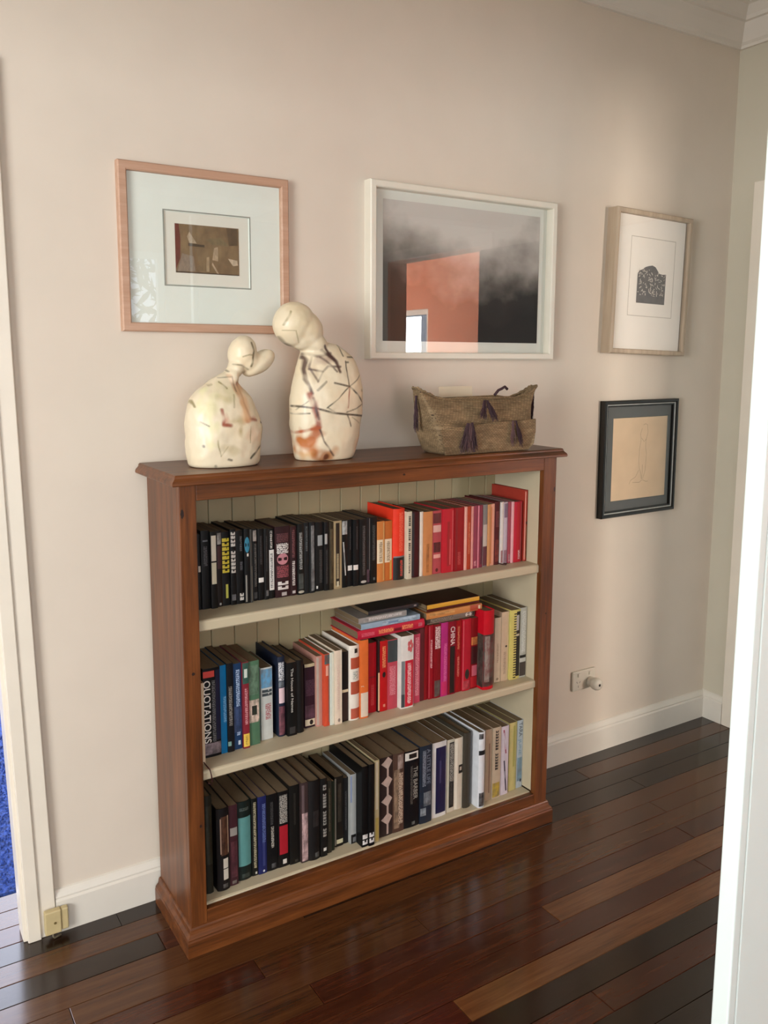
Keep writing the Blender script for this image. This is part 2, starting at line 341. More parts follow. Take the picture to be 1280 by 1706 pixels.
# moulded top: profile runs round front and both ends
def skirt_mould(name, prof, x0, x1, yf, yb, mat):
    """prof: (outset, z) loop; wraps left end, front, right end"""
    bm = bmesh.new(); rings = []
    for u, z in prof:
        rings.append([bm.verts.new(p) for p in ((x0-u, yb, z), (x0-u, yf-u, z), (x1+u, yf-u, z), (x1+u, yb, z))])
    n = len(prof)
    for i in range(n-1):
        a, b = rings[i], rings[i+1]
        for k in range(3): bm.faces.new((a[k], a[k+1], b[k+1], b[k]))
        bm.faces.new((a[3], a[0], b[0], b[3]))
    bm.faces.new(rings[0]); bm.faces.new(rings[-1][::-1])
    return bpart(name, bm, mat)
skirt_mould('top_board', [(.0, 1.1747), (.021, 1.1752), (.0225, 1.1775), (.0222, 1.1815), (.0205, 1.1855), (.0165, 1.1895), (.014, 1.1925), (.0135, 1.1965), (.0115, 1.1995), (.009, 1.2)], 0, BW, BF, -.006, WX)
skirt_mould('plinth', [(.0007, .0), (.016, .0), (.016, .040), (.0145, .045), (.0145, .0475), (.012, .051), (.0075, .056), (.006, .062), (.0055, .066), (.0035, .070), (.0007, .071)], 0, BW, BF, BB, WX)

# ---------------------------------------------------------------- books
M_page = plain('#6f5d45', .85, .16, 60, key='paper_pages', stretch=(30, 1, 1))
def book(kind, cover, label, decals, x0, y, z, t, d, h, lying=None, group=None, pages=None):
    b = min(.006, .13*t+.0008) if kind == 'h' else .0006+.03*t
    ns = 10 if kind == 'h' else 5
    c = .0022 if kind == 'h' else .0007
    c = min(c, t*.2)
    us = [i/ns for i in range(ns+1)]; sy = lambda u: float(np.interp(u, us, [b*(2*q-1)**2 for q in us]))
    prof = [(0, d)]+[(t*i/ns, sy(i/ns)) for i in range(ns+1)]+[(t, d), (t-c, d)]+[(t-c-(t-2*c)*i/ns, sy(1-i/ns)+c) for i in range(ns+1)]+[(c, d)]
    bm = bmesh.new(); A = [bm.verts.new((x, yy, 0)) for x, yy in prof]; B = [bm.verts.new((x, yy, h)) for x, yy in prof]
    n = len(prof)
    for i in range(n): bm.faces.new((A[i], A[(i+1) % n], B[(i+1) % n], B[i]))
    bm.faces.new(A[::-1]); bm.faces.new(B)
    root = obj('book', bm, plain(cover, .42 if kind == 'p' else .5, .07, 40, spec=.28))
    tag(root, label, 'book', group)
    root.location = (x0, y, z)
    m = .003 if kind == 'h' else .0006
    bm = bmesh.new(); box(bm, c+.0002, t-c-.0002, b+c+.0004, d-(m if kind == 'h' else .0004), m, h-m)
    obj('page_block', bm, pages or M_page, root)
    base_cover = cover
    for di, D in enumerate(decals):
        ty, u0, u1, v0, v1, col = D[:6]
        off = -.00018-.00009*di
        P = lambda u, v: (t*u, sy(u)+off, h*v)
        V = []; F = []
        def quad(u0, u1, v0, v1, sl=0):
            uu = [u0]+[q for q in us if u0+1e-4 < q < u1-1e-4]+[u1]; nu = len(uu)-1; s = len(V)
            for u in uu: V.append(P(u, v0)); V.append(P(u, v1))
            for i in range(nu): F.append((s+2*i, s+2*i+2, s+2*i+3, s+2*i+1))
        def ell(uc, vc, ru, rv, n=18):
            s = len(V); V.append(P(uc, vc))
            for i in range(n): a = 2*math.pi*i/n; V.append(P(min(1, max(0, uc+ru*math.cos(a))), vc+rv*math.sin(a)))
            for i in range(n): F.append((s, s+1+i, s+1+(i+1) % n))
        name = 'spine_label'; mt = None
        if ty == 'L': quad(u0, u1, v0, v1); mt = plain(col, .45, .05, 60)
        elif ty == 'T': quad(u0, u1, v0, v1); name = 'spine_title'; mt = print_mat(D[6] if len(D) > 6 else base_cover, col)
        elif ty in 'BY':
            name = 'spine_title'; lw = (u1-u0)*t; lh = lw*(.8 if ty == 'B' else .62); nn = max(2, int((v1-v0)*h/lh))
            skip = rng.randint(3, 6)
            for i in range(nn):
                if ty == 'B' and nn > 7 and i % (skip+3) == skip: continue
                a = v0+(v1-v0)*i/nn; e = (v1-v0)/nn
                quad(u0, u1, a+e*.12, a+e*.52); quad(u0, u0+(u1-u0)*rng.choice((.35, .6)), a+e*.5, a+e*.9); quad(u1-(u1-u0)*.3, u1, a+e*.5, a+e*.86)
            mt = plain(col, .45, .05, 60)
        elif ty == 'P': quad(u0, u1, v0, v1); name = 'spine_picture'; mt = picture_mat('pic_%s_%s' % (col, base_cover), col, tuple(.35*q+.2*w for q, w in zip(lin(col), lin(base_cover))), 75)
        elif ty == 'O': ell((u0+u1)/2, (v0+v1)/2, (u1-u0)/2, (v1-v0)/2); name = 'spine_picture'; mt = plain(col, .45, .12, 90)
        elif ty == 'C':
            name = 'cover_picture'; V = [(-.0003, b+(d-b)*u0, h*v0), (-.0003, b+(d-b)*u1, h*v0), (-.0003, b+(d-b)*u1, h*v1), (-.0003, b+(d-b)*u0, h*v1)]; F = [(0, 3, 2, 1)]; mt = picture_mat('pic_%s_%s' % (col, base_cover), col, tuple(.35*q for q in lin(col)), 75)
        elif ty == 'F':
            name = 'spine_picture'; uc, vc = (u0+u1)/2, (v0+v1)/2; ru, rv = (u1-u0)/5, (v1-v0)/5
            for i in range(5): a = i*2*math.pi/5; ell(uc+1.4*ru*math.cos(a), vc+1.4*rv*math.sin(a), ru, rv, 10)
            mt = plain(col, .45, .2, 90)
        elif ty == '/':
            name = 'spine_picture'; s = len(V)
            V += [P(u0, v1), P(u0+(u1-u0)*.35, v1), P(u1, v0), P(u1-(u1-u0)*.35, v0)]; F.append((s, s+3, s+2, s+1)); mt = plain(col, .45, .2, 120)
        elif ty == 'K':
            name = 'spine_picture'; quad(u0+(u1-u0)*.4, u1, v0+.02, v1)
            nn = 26
            for i in range(nn): a = v0+(v1-v0)*i/nn; quad(u0, u0+(u1-u0)*.42, a, a+(v1-v0)/nn*.45)
            mt = plain(col, .45, .1, 60)
        elif ty == 'D':
            name = 'spine_picture'; vs = np.linspace(v1, v0, 5)
            for q in range(4):
                vc = vs[q]-.045; s = len(V); uc = .62
                o2 = off; V += [(x, y-.0006, z) for x, y, z in (P(uc, vc+.075), P(.30, vc+.02), P(.12, vc-.005), P(.34, vc-.04), P(uc, vc-.085), P(.84, vc-.02), P(.97, vc+.01), P(.82, vc+.04))]; F.append(tuple(range(s, s+8))); quad(uc-.08, uc+.06, vs[q+1]-.01, vc-.05)
            mt = plain(col, .45, .1, 60)
        elif ty == 'W':
            cu = bpy.data.curves.new('spine_title', 'FONT'); cu.body = D[6]; cu.size = .02; cu.offset = .0002
            to = bpy.data.objects.new('spine_title', cu); COL.objects.link(to); cu.materials.append(plain(col, .45, .04, 60))
            bpy.context.view_layer.update(); dx, dy = max(to.dimensions.x, .001), max(to.dimensions.y, .001)
            sx, syy = (v1-v0)*h/dx, (u1-u0)*t/dy
            me2 = bpy.data.meshes.new_from_object(to.evaluated_get(bpy.context.evaluated_depsgraph_get())); bpy.data.objects.remove(to); to = finish('spine_title', me2, [], root)
            to.matrix_basis = Matrix(((0, 1*syy, 0, t*u0), (0, 0, -1, off+min(sy(u0), sy((u0+u1)/2))), (-1*sx, 0, 0, h*v1), (0, 0, 0, 1)))
            continue
        pyobj(name, V, F, mt, root)
    if lying: root.rotation_euler = (0, math.pi/2, 0)
    return root
BOOKS = [
 (0, 0.0758, 0.0839, -0.1744, 0.8434, 0.1916, 'p', '#0b0b0c', 'thin black paperback with a small white tab, leftmost on the top shelf', [('L', 0.2, 0.95, 0.5, 0.58, '#b9b5ab')]),
 (0, 0.0845, 0.1061, -0.1778, 0.8434, 0.1996, 'p', '#0d0d0f', 'plain black book with faint grey title, second from left on top shelf', [('T', 0.28, 0.72, 0.55, 0.8, '#4c4c50'), ('L', 0.2, 0.8, 0.86, 0.88, '#6a6c70')]),
 (0, 0.1067, 0.1234, -0.1834, 0.8435, 0.1956, 'p', '#0c0b0a', 'black paperback with two tall ivory spine panels on the top shelf', [('L', 0.12, 0.86, 0.62, 0.95, '#d8d2c0'), ('L', 0.12, 0.86, 0.32, 0.6, '#d5cfb4')]),
 (0, 0.1242, 0.1386, -0.1762, 0.8435, 0.1955, 'p', '#17100f', 'narrow black book with dark red band and grey top, beside ivory panelled paperback', [('P', 0.2, 0.9, 0.82, 0.97, '#a9a6a0'), ('L', 0.15, 0.9, 0.5, 0.8, '#3d1a1c'), ('L', 0.4, 0.75, 0.02, 0.05, '#a8a8a8')]),
 (0, 0.1394, 0.1598, -0.1750, 0.8436, 0.1903, 'p', '#0d0d10', 'black book with big yellow title lettering on the top shelf', [('Y', 0.05, 0.95, 0.44, 0.92, '#d6c43a'), ('L', 0.42, 0.74, 0.1, 0.29, '#b9bd55')]),
 (0, 0.1604, 0.1753, -0.1794, 0.8436, 0.1954, 'p', '#0c0c0e', 'black book with bold white capitals, right of the yellow lettered one', [('B', 0.12, 0.9, 0.42, 0.97, '#c9c6bf'), ('P', 0.15, 0.85, 0.06, 0.14, '#77767a')]),
 (0, 0.1761, 0.1959, -0.1787, 0.8437, 0.1902, 'p', '#0b0b0c', 'black paperback with a white label low on its spine, near the white capitals book', [('T', 0.5, 0.8, 0.72, 0.92, '#5d5d60'), ('T', 0.5, 0.85, 0.46, 0.58, '#56565c'), ('B', 0.4, 0.95, 0.04, 0.15, '#cfccc6')]),
 (0, 0.1965, 0.2114, -0.1830, 0.8437, 0.1937, 'p', '#0c0d0f', 'black book with a teal balloon on its spine on the top shelf', [('O', 0.05, 0.98, 0.68, 0.89, '#2f7f9c'), ('L', 0.45, 0.75, 0.63, 0.67, '#d6d3cd'), ('L', 0.15, 0.4, 0.02, 0.38, '#8d8a82')]),
 (0, 0.2120, 0.2178, -0.1836, 0.8437, 0.1911, 'p', '#3a3936', 'very thin dark grey book right of the teal balloon book', [('L', 0.6, 0.95, 0.02, 0.5, '#6b675d')]),
 (0, 0.2231, 0.2360, -0.1736, 0.8437, 0.1894, 'p', '#121213', 'black book with a pale photograph at the top of its spine', [('P', 0.1, 0.85, 0.83, 0.98, '#b5aca4'), ('T', 0.35, 0.8, 0.2, 0.8, '#5e5d5a'), ('P', 0.2, 0.9, 0.03, 0.12, '#4b4b4d')]),
 (0, 0.2366, 0.2526, -0.1763, 0.8438, 0.1883, 'p', '#0b0b0c', 'black book with one small white rectangular label, middle of black paperbacks', [('L', 0.08, 0.95, 0.25, 0.315, '#d9d6d0'), ('T', 0.35, 0.7, 0.5, 0.9, '#2f2f31')]),
 (0, 0.2532, 0.2654, -0.1786, 0.8438, 0.1872, 'p', '#121212', 'plain black book with a grey publisher mark at the foot of its spine', [('P', 0.3, 0.85, 0.05, 0.13, '#6f6f6f'), ('T', 0.4, 0.7, 0.4, 0.9, '#2c2c2c')]),
 (0, 0.2662, 0.2832, -0.1757, 0.8439, 0.1849, 'p', '#0c0c0c', 'black paperback with a long white vertical label on the top shelf', [('T', 0.3, 0.65, 0.72, 0.97, '#b2b0ab'), ('L', 0.12, 0.92, 0.12, 0.7, '#d3d1cc'), ('T', 0.3, 0.7, 0.15, 0.65, '#6a6a6a', '#d3d1cc')]),
 (0, 0.2838, 0.3254, -0.1801, 0.8440, 0.1890, 'p', '#2b1518', 'thick maroon book with pink roundel and white lettering on the top shelf', [('O', 0.12, 0.88, 0.46, 0.62, '#b37880'), ('T', 0.1, 0.9, 0.62, 0.76, '#d9d4cf'), ('T', 0.1, 0.9, 0.28, 0.45, '#8c444c'), ('B', 0.15, 0.88, 0.1, 0.23, '#c9c3be'), ('T', 0.1, 0.9, 0.78, 0.9, '#5b3236'), ('L', 0.4, 0.75, 0.02, 0.07, '#a29a98')]),
 (0, 0.3262, 0.3455, -0.1801, 0.8440, 0.1857, 'p', '#2a1517', 'maroon book with narrow white lower title, right of the roundel book', [('T', 0.3, 0.7, 0.55, 0.95, '#6b3f42'), ('T', 0.3, 0.7, 0.14, 0.5, '#c3bab6'), ('L', 0.3, 0.75, 0.03, 0.07, '#b5acaa')]),
 (0, 0.3461, 0.3652, -0.1847, 0.8440, 0.1910, 'p', '#101211', 'black classic with grey title and pale oval at its foot on top shelf', [('T', 0.25, 0.7, 0.36, 0.88, '#8d8f8c'), ('P', 0.15, 0.85, 0.08, 0.3, '#4a4f4c'), ('O', 0.05, 0.95, 0.02, 0.06, '#a7a294')]),
 (0, 0.3660, 0.3805, -0.1827, 0.8441, 0.1919, 'p', '#15181a', 'tall dark slate paperback, its black cover standing above its neighbours', [('T', 0.3, 0.7, 0.6, 0.95, '#4a5052')]),
 (0, 0.3811, 0.3960, -0.1849, 0.8441, 0.1924, 'p', '#17191a', 'black book with smoky grey photograph running down its spine', [('P', 0.3, 0.95, 0.03, 0.95, '#7c7e7e')]),
 (0, 0.4007, 0.4251, -0.1795, 0.8442, 0.1890, 'p', '#141414', 'black book with two pale grey squares high on its spine', [('L', 0.3, 0.9, 0.66, 0.81, '#8e9191'), ('T', 0.5, 0.85, 0.12, 0.6, '#3b3d3d'), ('L', 0.1, 0.3, 0.04, 0.08, '#c8c6c2')]),
 (0, 0.4257, 0.4400, -0.1842, 0.8442, 0.1879, 'p', '#111112', 'slim black book with one light grey square, left of olive spine', [('L', 0.1, 0.6, 0.68, 0.83, '#9a9a97'), ('T', 0.3, 0.7, 0.1, 0.6, '#2f2f2f')]),
 (0, 0.4406, 0.4529, -0.1858, 0.8442, 0.1867, 'p', '#2f281b', 'slim olive brown paperback among the black books on top shelf', [('P', 0.2, 0.9, 0.1, 0.9, '#4d422c')]),
 (0, 0.4537, 0.4797, -0.1842, 0.8443, 0.1877, 'p', '#9c8a68', 'paperback with cream edges and dark brown spine strip on top shelf', [('L', 0.27, 0.72, 0.05, 0.97, '#241a12'), ('L', 0.36, 0.62, 0.03, 0.11, '#bdb397'), ('T', 0.36, 0.62, 0.15, 0.52, '#84795f')]),
 (0, 0.4805, 0.4978, -0.1834, 0.8443, 0.1870, 'p', '#0b0b0c', 'black book with a slanting white streak and pale picture at top', [('P', 0.05, 0.95, 0.79, 0.99, '#a5a7a5'), ('/', 0.15, 0.7, 0.18, 0.68, '#b4b4b0')]),
 (0, 0.4986, 0.5141, -0.1805, 0.8444, 0.1863, 'p', '#101011', 'black book with white panel across the spine, left of its matching twin', [('L', 0.1, 1.0, 0.24, 0.315, '#d7d0ca'), ('T', 0.5, 0.7, 0.55, 0.9, '#3a3a3d')]),
 (0, 0.5147, 0.5329, -0.1865, 0.8444, 0.1858, 'p', '#0f0f10', 'black book with white panel across the spine, right of its matching twin', [('L', 0.0, 0.8, 0.245, 0.32, '#d3ccc6'), ('T', 0.5, 0.7, 0.55, 0.9, '#38383b')]),
 (0, 0.5335, 0.5563, -0.1884, 0.8445, 0.1857, 'p', '#101010', 'black classic with vertical grey title and pale oval foot, near orange paperbacks', [('T', 0.4, 0.75, 0.15, 0.9, '#4d4d4d'), ('O', 0.15, 0.95, 0.03, 0.07, '#b0ada6')]),
 (0, 0.5571, 0.5684, -0.1855, 0.8445, 0.1883, 'p', '#1d1d1e', 'thin black book with a pale grey edge line, second before the orange paperbacks', [('L', 0.75, 0.98, 0.2, 0.98, '#6d6e6e'), ('P', 0.1, 0.8, 0.03, 0.22, '#5b4350')]),
 (0, 0.5690, 0.5894, -0.1875, 0.8446, 0.1872, 'p', '#0c0d0d', 'last black book on the top shelf, beside the first orange paperback', [('T', 0.3, 0.7, 0.35, 0.88, '#3d4342'), ('L', 0.4, 0.7, 0.05, 0.09, '#5a5f5e')]),
 (0, 0.5902, 0.6151, -0.1870, 0.8446, 0.1729, 'p', '#c0773d', 'orange paperback with cream middle panel, left of two on the top shelf', [('L', 0.02, 0.98, 0.31, 0.7, '#d9c9ab'), ('T', 0.3, 0.7, 0.34, 0.66, '#8d7a62', '#d9c9ab'), ('L', 0.78, 0.98, 0.02, 0.98, '#c8995c')]),
 (0, 0.6159, 0.6418, -0.1848, 0.8447, 0.1715, 'p', '#b3622c', 'orange paperback with cream middle panel, right of two on the top shelf', [('L', 0.05, 0.95, 0.31, 0.7, '#d8c6aa'), ('T', 0.3, 0.7, 0.34, 0.66, '#8d7a62', '#d8c6aa'), ('L', 0.68, 0.98, 0.02, 0.34, '#c9a052')]),
 (0, 0.6424, 0.6806, -0.1932, 0.8448, 0.2039, 'h', '#d8351d', 'large bright orange red hardback with black lower spine on the top shelf', [('L', 0.0, 1.0, 0.0, 0.315, '#0e0d0d'), ('L', 0.05, 0.95, 0.315, 0.335, '#6f6f72'), ('T', 0.45, 0.8, 0.4, 0.95, '#e2644c'), ('T', 0.55, 0.8, 0.05, 0.28, '#4b4b4b')]),
 (0, 0.6812, 0.6972, -0.2014, 0.8448, 0.1942, 'p', '#c9bfa9', 'cream book with black vertical title, right of the orange red hardback', [('B', 0.3, 0.75, 0.42, 0.94, '#1b1918'), ('T', 0.35, 0.7, 0.08, 0.38, '#4a443e')]),
 (0, 0.7024, 0.7305, -0.1951, 0.8449, 0.1906, 'h', '#3d1014', 'dark maroon book between two cream spines on the top shelf', [('L', 0.0, 0.28, 0.02, 0.98, '#221013')]),
 (0, 0.7313, 0.7418, -0.1926, 0.8449, 0.1881, 'p', '#d9cfc2', 'thin off white book right of the dark maroon book on top shelf', []),
 (0, 0.7424, 0.7731, -0.1963, 0.8450, 0.1869, 'p', '#bf7f4e', 'tan orange book with plain spine on the top shelf', [('P', 0.3, 0.6, 0.05, 0.5, '#b06f3a')]),
 (0, 0.7739, 0.8067, -0.1936, 0.8451, 0.1867, 'p', '#a8474c', 'dusty red book with black ornaments and pale labels on its spine', [('L', 0.1, 0.95, 0.66, 0.77, '#cfa197'), ('P', 0.15, 0.9, 0.34, 0.5, '#43171c'), ('L', 0.15, 0.9, 0.25, 0.31, '#d4998f'), ('P', 0.1, 0.9, 0.8, 0.96, '#5a2428'), ('O', 0.35, 0.65, 0.03, 0.09, '#591a1c')]),
 (0, 0.8073, 0.8473, -0.1988, 0.8452, 0.1895, 'p', '#b3202d', 'thick bright crimson book with faint red title on the top shelf', [('L', 0.45, 0.72, 0.12, 0.52, '#cc5a5c'), ('L', 0.82, 0.97, 0.02, 0.97, '#bf4a50'), ('L', 0.4, 0.62, 0.1, 0.8, '#96141d')]),
 (0, 0.8479, 0.8833, -0.2018, 0.8452, 0.1900, 'p', '#8c1219', 'thick dark red book with plain spine on the top shelf', [('T', 0.35, 0.65, 0.1, 0.3, '#a63a3a'), ('L', 0.1, 0.3, 0.02, 0.98, '#7a0d14')]),
 (0, 0.8839, 0.8930, -0.2032, 0.8453, 0.1899, 'p', '#dba093', 'narrow salmon pink spine right of the dark red book', []),
 (0, 0.8938, 0.9081, -0.2026, 0.8453, 0.1904, 'p', '#a33a22', 'narrow brick red book between two pink spines on the top shelf', [('T', 0.3, 0.7, 0.25, 0.75, '#bf6a4b')]),
 (0, 0.9089, 0.9177, -0.2018, 0.8453, 0.1892, 'p', '#cf8e87', 'very narrow pink spine right of the brick red book', []),
 (0, 0.9185, 0.9343, -0.2012, 0.8454, 0.1897, 'p', '#87384a', 'plum mauve paperback with dotted foot on the top shelf', [('T', 0.2, 0.8, 0.04, 0.12, '#c78890')]),
 (0, 0.9351, 0.9412, -0.2001, 0.8454, 0.1884, 'p', '#c97a88', 'thinnest rose pink spine between two mauve paperbacks', []),
 (0, 0.9418, 0.9532, -0.2012, 0.8454, 0.1896, 'p', '#7a3040', 'dark mauve paperback left of the grey panelled one', [('P', 0.2, 0.9, 0.05, 0.5, '#5e2434')]),
 (0, 0.9540, 0.9703, -0.2016, 0.8454, 0.1901, 'p', '#7d7672', 'grey paperback with pale panel and maroon foot among the reds', [('L', 0.05, 0.98, 0.33, 0.68, '#b5a79c'), ('L', 0.05, 0.98, 0.02, 0.33, '#572832')]),
 (0, 0.9711, 0.9831, -0.2017, 0.8455, 0.1889, 'p', '#bf8a5c', 'narrow tan spine right of the grey panelled paperback', []),
 (0, 0.9839, 1.0000, -0.1986, 0.8455, 0.1888, 'p', '#d59a84', 'salmon paperback touching the dark burgundy hardback on the top shelf', [('L', 0.05, 0.4, 0.03, 0.95, '#c98055')]),
 (0, 1.0006, 1.0209, -0.2006, 0.8456, 0.1939, 'h', '#4a1416', 'dark burgundy hardback with trailing ribbon marker on the top shelf', [('P', 0.15, 0.85, 0.05, 0.4, '#7a2a22'), ('P', 0.2, 0.9, 0.6, 0.85, '#6b2a2c')]),
 (0, 1.0215, 1.0333, -0.2019, 0.8456, 0.1917, 'p', '#cfc9c4', 'white spined narrow book right of the burgundy hardback', [('P', 0.2, 0.9, 0.02, 0.22, '#9c6a72')]),
 (0, 1.0341, 1.0487, -0.2020, 0.8456, 0.1904, 'p', '#b3a6b2', 'pale lilac book with a dark photograph at its head on top shelf', [('P', 0.1, 0.9, 0.75, 0.98, '#6e5a70'), ('P', 0.1, 0.9, 0.02, 0.22, '#8d6a78')]),
 (0, 1.0493, 1.0597, -0.2051, 0.8456, 0.1907, 'p', '#93424e', 'dusty rose paperback right of the pale lilac book', [('P', 0.2, 0.8, 0.03, 0.15, '#b98a90')]),
 (0, 1.0603, 1.0697, -0.2070, 0.8457, 0.1901, 'p', '#d8a0a6', 'narrow light pink spine left of the last crimson book', []),
 (0, 1.0705, 1.1024, -0.2068, 0.8457, 0.1890, 'p', '#b81c33', 'crimson paperback with white emblem at its foot, near right end of top shelf', [('L', 0.35, 0.6, 0.02, 0.98, '#c0202a'), ('T', 0.55, 0.9, 0.05, 0.2, '#e3c3c4'), ('L', 0.78, 0.97, 0.02, 0.98, '#a63a3c')]),
 (0, 1.1106, 1.1225, -0.2098, 0.8458, 0.2219, 'h', '#9c3528', 'tall rust red hardback standing at the right end of the top shelf', [('L', 0.05, 0.28, 0.02, 0.98, '#d88c7c'), ('L', 0.35, 0.98, 0.52, 0.56, '#3d1410'), ('P', 0.4, 0.95, 0.05, 0.5, '#8f5a3c')]),
 (1, 0.0566, 0.0643, -0.2265, 0.4632, 0.2099, 'p', '#cdb79b', 'thin cream book with dangling red ribbon, leftmost on the middle shelf', []),
 (1, 0.0712, 0.1163, -0.2023, 0.4639, 0.2337, 'p', '#0d0d0f', 'thick black quotations book with big white lettering and navy edge', [('L', 0.72, 1.0, 0.18, 0.97, '#0d1233'), ('L', 0.02, 0.66, 0.9, 0.97, '#c8423a'), ('T', 0.5, 0.7, 0.17, 0.86, '#6d6e70'), ('W', 0.02, 0.5, 0.17, 0.87, '#e2dfd8', 'QUOTATIONS'), ('P', 0.05, 0.98, 0.03, 0.16, '#8d7f86')]),
 (1, 0.1171, 0.1335, -0.1999, 0.4641, 0.2341, 'p', '#0d6aa0', 'bright blue book on the middle shelf beside the quotations book', [('T', 0.45, 0.95, 0.35, 0.65, '#6fa8d0')]),
 (1, 0.1341, 0.1519, -0.2026, 0.4643, 0.2364, 'p', '#12141a', 'black book with grey title, right of the bright blue book', [('T', 0.25, 0.75, 0.3, 0.74, '#8d8a84'), ('L', 0.02, 0.5, 0.07, 0.12, '#7fa9a4')]),
 (1, 0.1527, 0.1751, -0.1974, 0.4646, 0.2301, 'p', '#1c3a60', 'navy book with long pale blue title on the middle shelf', [('T', 0.35, 0.8, 0.16, 0.93, '#a9bfdc'), ('L', 0.5, 0.8, 0.05, 0.1, '#c6d4e2'), ('P', 0.05, 0.95, 0.2, 0.5, '#3c4f78')]),
 (1, 0.1757, 0.1929, -0.2050, 0.4648, 0.2321, 'p', '#7d2530', 'maroon paperback with green head and yellow foot on the middle shelf', [('L', 0.02, 0.98, 0.75, 0.99, '#2d5247'), ('L', 0.25, 0.75, 0.82, 0.92, '#c9d3c8'), ('T', 0.3, 0.75, 0.28, 0.7, '#c98a90'), ('L', 0.02, 0.98, 0.02, 0.17, '#e0bf4e'), ('T', 0.3, 0.7, 0.04, 0.15, '#a8863a', '#e0bf4e')]),
 (1, 0.1937, 0.2248, -0.1981, 0.4652, 0.2277, 'p', '#4c6e55', 'sage green book with pink and black art in mid spine', [('P', 0.04, 0.96, 0.27, 0.54, '#d8c2b2'), ('P', 0.3, 0.75, 0.36, 0.47, '#241f1c'), ('P', 0.1, 0.9, 0.6, 0.95, '#64806a')]),
 (1, 0.2342, 0.2670, -0.1870, 0.4658, 0.1981, 'p', '#b9bdb9', 'pale grey book with sky blue head and red title on the middle shelf', [('P', 0.02, 0.98, 0.72, 0.98, '#5f9cc4'), ('B', 0.1, 0.95, 0.6, 0.7, '#3a4348'), ('T', 0.35, 0.85, 0.28, 0.5, '#9c5a5e')]),
 (1, 0.2811, 0.3020, -0.1926, 0.4662, 0.2210, 'h', '#171f31', 'tall navy hardback with white and pink patches on the middle shelf', [('T', 0.1, 0.85, 0.7, 0.93, '#d5d5d8'), ('P', 0.1, 0.85, 0.62, 0.69, '#6d747c'), ('L', 0.12, 0.9, 0.42, 0.61, '#d7bcc0'), ('P', 0.1, 0.9, 0.02, 0.38, '#7d4a55')]),
 (1, 0.3026, 0.3300, -0.2033, 0.4666, 0.2033, 'p', '#0d0c0c', 'black book with small white vertical capitals next to the tall navy hardback', [('W', 0.38, 0.64, 0.32, 0.92, '#bdbab2', 'The House of Names'), ('L', 0.2, 0.8, 0.03, 0.12, '#2d2b2c')]),
 (1, 0.3308, 0.3534, -0.1994, 0.4669, 0.2031, 'h', '#0e0d0d', 'plain black hardback left of the plum book with cream foot', []),
 (1, 0.3634, 0.3947, -0.1834, 0.4674, 0.1807, 'p', '#2d1622', 'plum book with cream head and cream foot on the middle shelf', [('L', 0.02, 0.98, 0.95, 1.0, '#b8ab8a'), ('L', 0.04, 0.98, 0.03, 0.13, '#cfc2a8'), ('O', 0.45, 0.8, 0.04, 0.12, '#1c1416'), ('P', 0.05, 0.95, 0.14, 0.35, '#5b3a4a'), ('T', 0.1, 0.95, 0.5, 0.75, '#4a2a3c')]),
 (1, 0.3953, 0.4131, -0.1910, 0.4676, 0.1998, 'p', '#b8877a', 'taupe and dusty pink book, left of the orange red spine', [('L', 0.04, 0.42, 0.02, 0.98, '#a89a8e')]),
 (1, 0.4137, 0.4304, -0.2013, 0.4678, 0.2049, 'p', '#c24a30', 'orange red paperback with teal head on the middle shelf', [('P', 0.1, 0.98, 0.86, 0.99, '#3a6a6c'), ('L', 0.3, 0.8, 0.7, 0.84, '#d99a86'), ('L', 0.78, 0.98, 0.05, 0.84, '#8a6a62')]),
 (1, 0.4310, 0.4435, -0.2031, 0.4680, 0.2072, 'p', '#c6ccc0', 'pale mint white spine right of the orange red paperback', [('L', 0.5, 0.95, 0.02, 0.98, '#dedccb')]),
 (1, 0.4441, 0.4654, -0.2085, 0.4683, 0.2109, 'p', '#d5c4b0', 'cream paperback with tiny round emblem at its foot on middle shelf', [('T', 0.3, 0.6, 0.2, 0.8, '#c9ad9e'), ('O', 0.35, 0.7, 0.03, 0.08, '#8a7a70'), ('L', 0.75, 0.98, 0.01, 0.99, '#e2d8c4')]),
 (1, 0.4662, 0.4889, -0.2023, 0.4686, 0.2006, 'p', '#16120f', 'black and brown book with a thin cream band on the middle shelf', [('L', 0.02, 0.98, 0.42, 0.46, '#c9b998'), ('L', 0.02, 0.98, 0.02, 0.42, '#2a1815')]),
 (1, 0.4895, 0.5212, -0.2101, 0.4690, 0.2150, 'h', '#d9d2c6', 'white hardback with rust red bands on the middle shelf', [('L', 0.12, 1.0, 0.69, 0.84, '#a5492f'), ('L', 0.12, 1.0, 0.35, 0.52, '#a34a33'), ('L', 0.12, 1.0, 0.02, 0.16, '#a8503c'), ('L', 0.45, 0.75, 0.9, 0.96, '#2a2420'), ('T', 0.3, 0.8, 0.55, 0.66, '#8d948d', '#d9d2c6')]),
 (1, 0.5218, 0.5462, -0.2142, 0.4693, 0.2263, 'p', '#d0672f', 'book shading from orange to cream at its foot on the middle shelf', [('L', 0.02, 0.98, 0.02, 0.33, '#d2c3b0'), ('/', 0.02, 0.98, 0.3, 0.42, '#d2c3b0')]),
 (1, 0.5601, 0.5856, -0.1928, 0.4698, 0.2054, 'p', '#a8131f', 'crimson book left of a thin cream edged one under stacked books', [('L', 0.1, 0.9, 0.5, 0.52, '#7a0d16'), ('T', 0.3, 0.7, 0.1, 0.4, '#c13a40')]),
 (1, 0.5862, 0.5916, -0.2016, 0.4699, 0.2124, 'p', '#241413', 'thin dark book with cream lower spine under the crimson lying book', [('L', 0.02, 0.98, 0.02, 0.55, '#d8b08a')]),
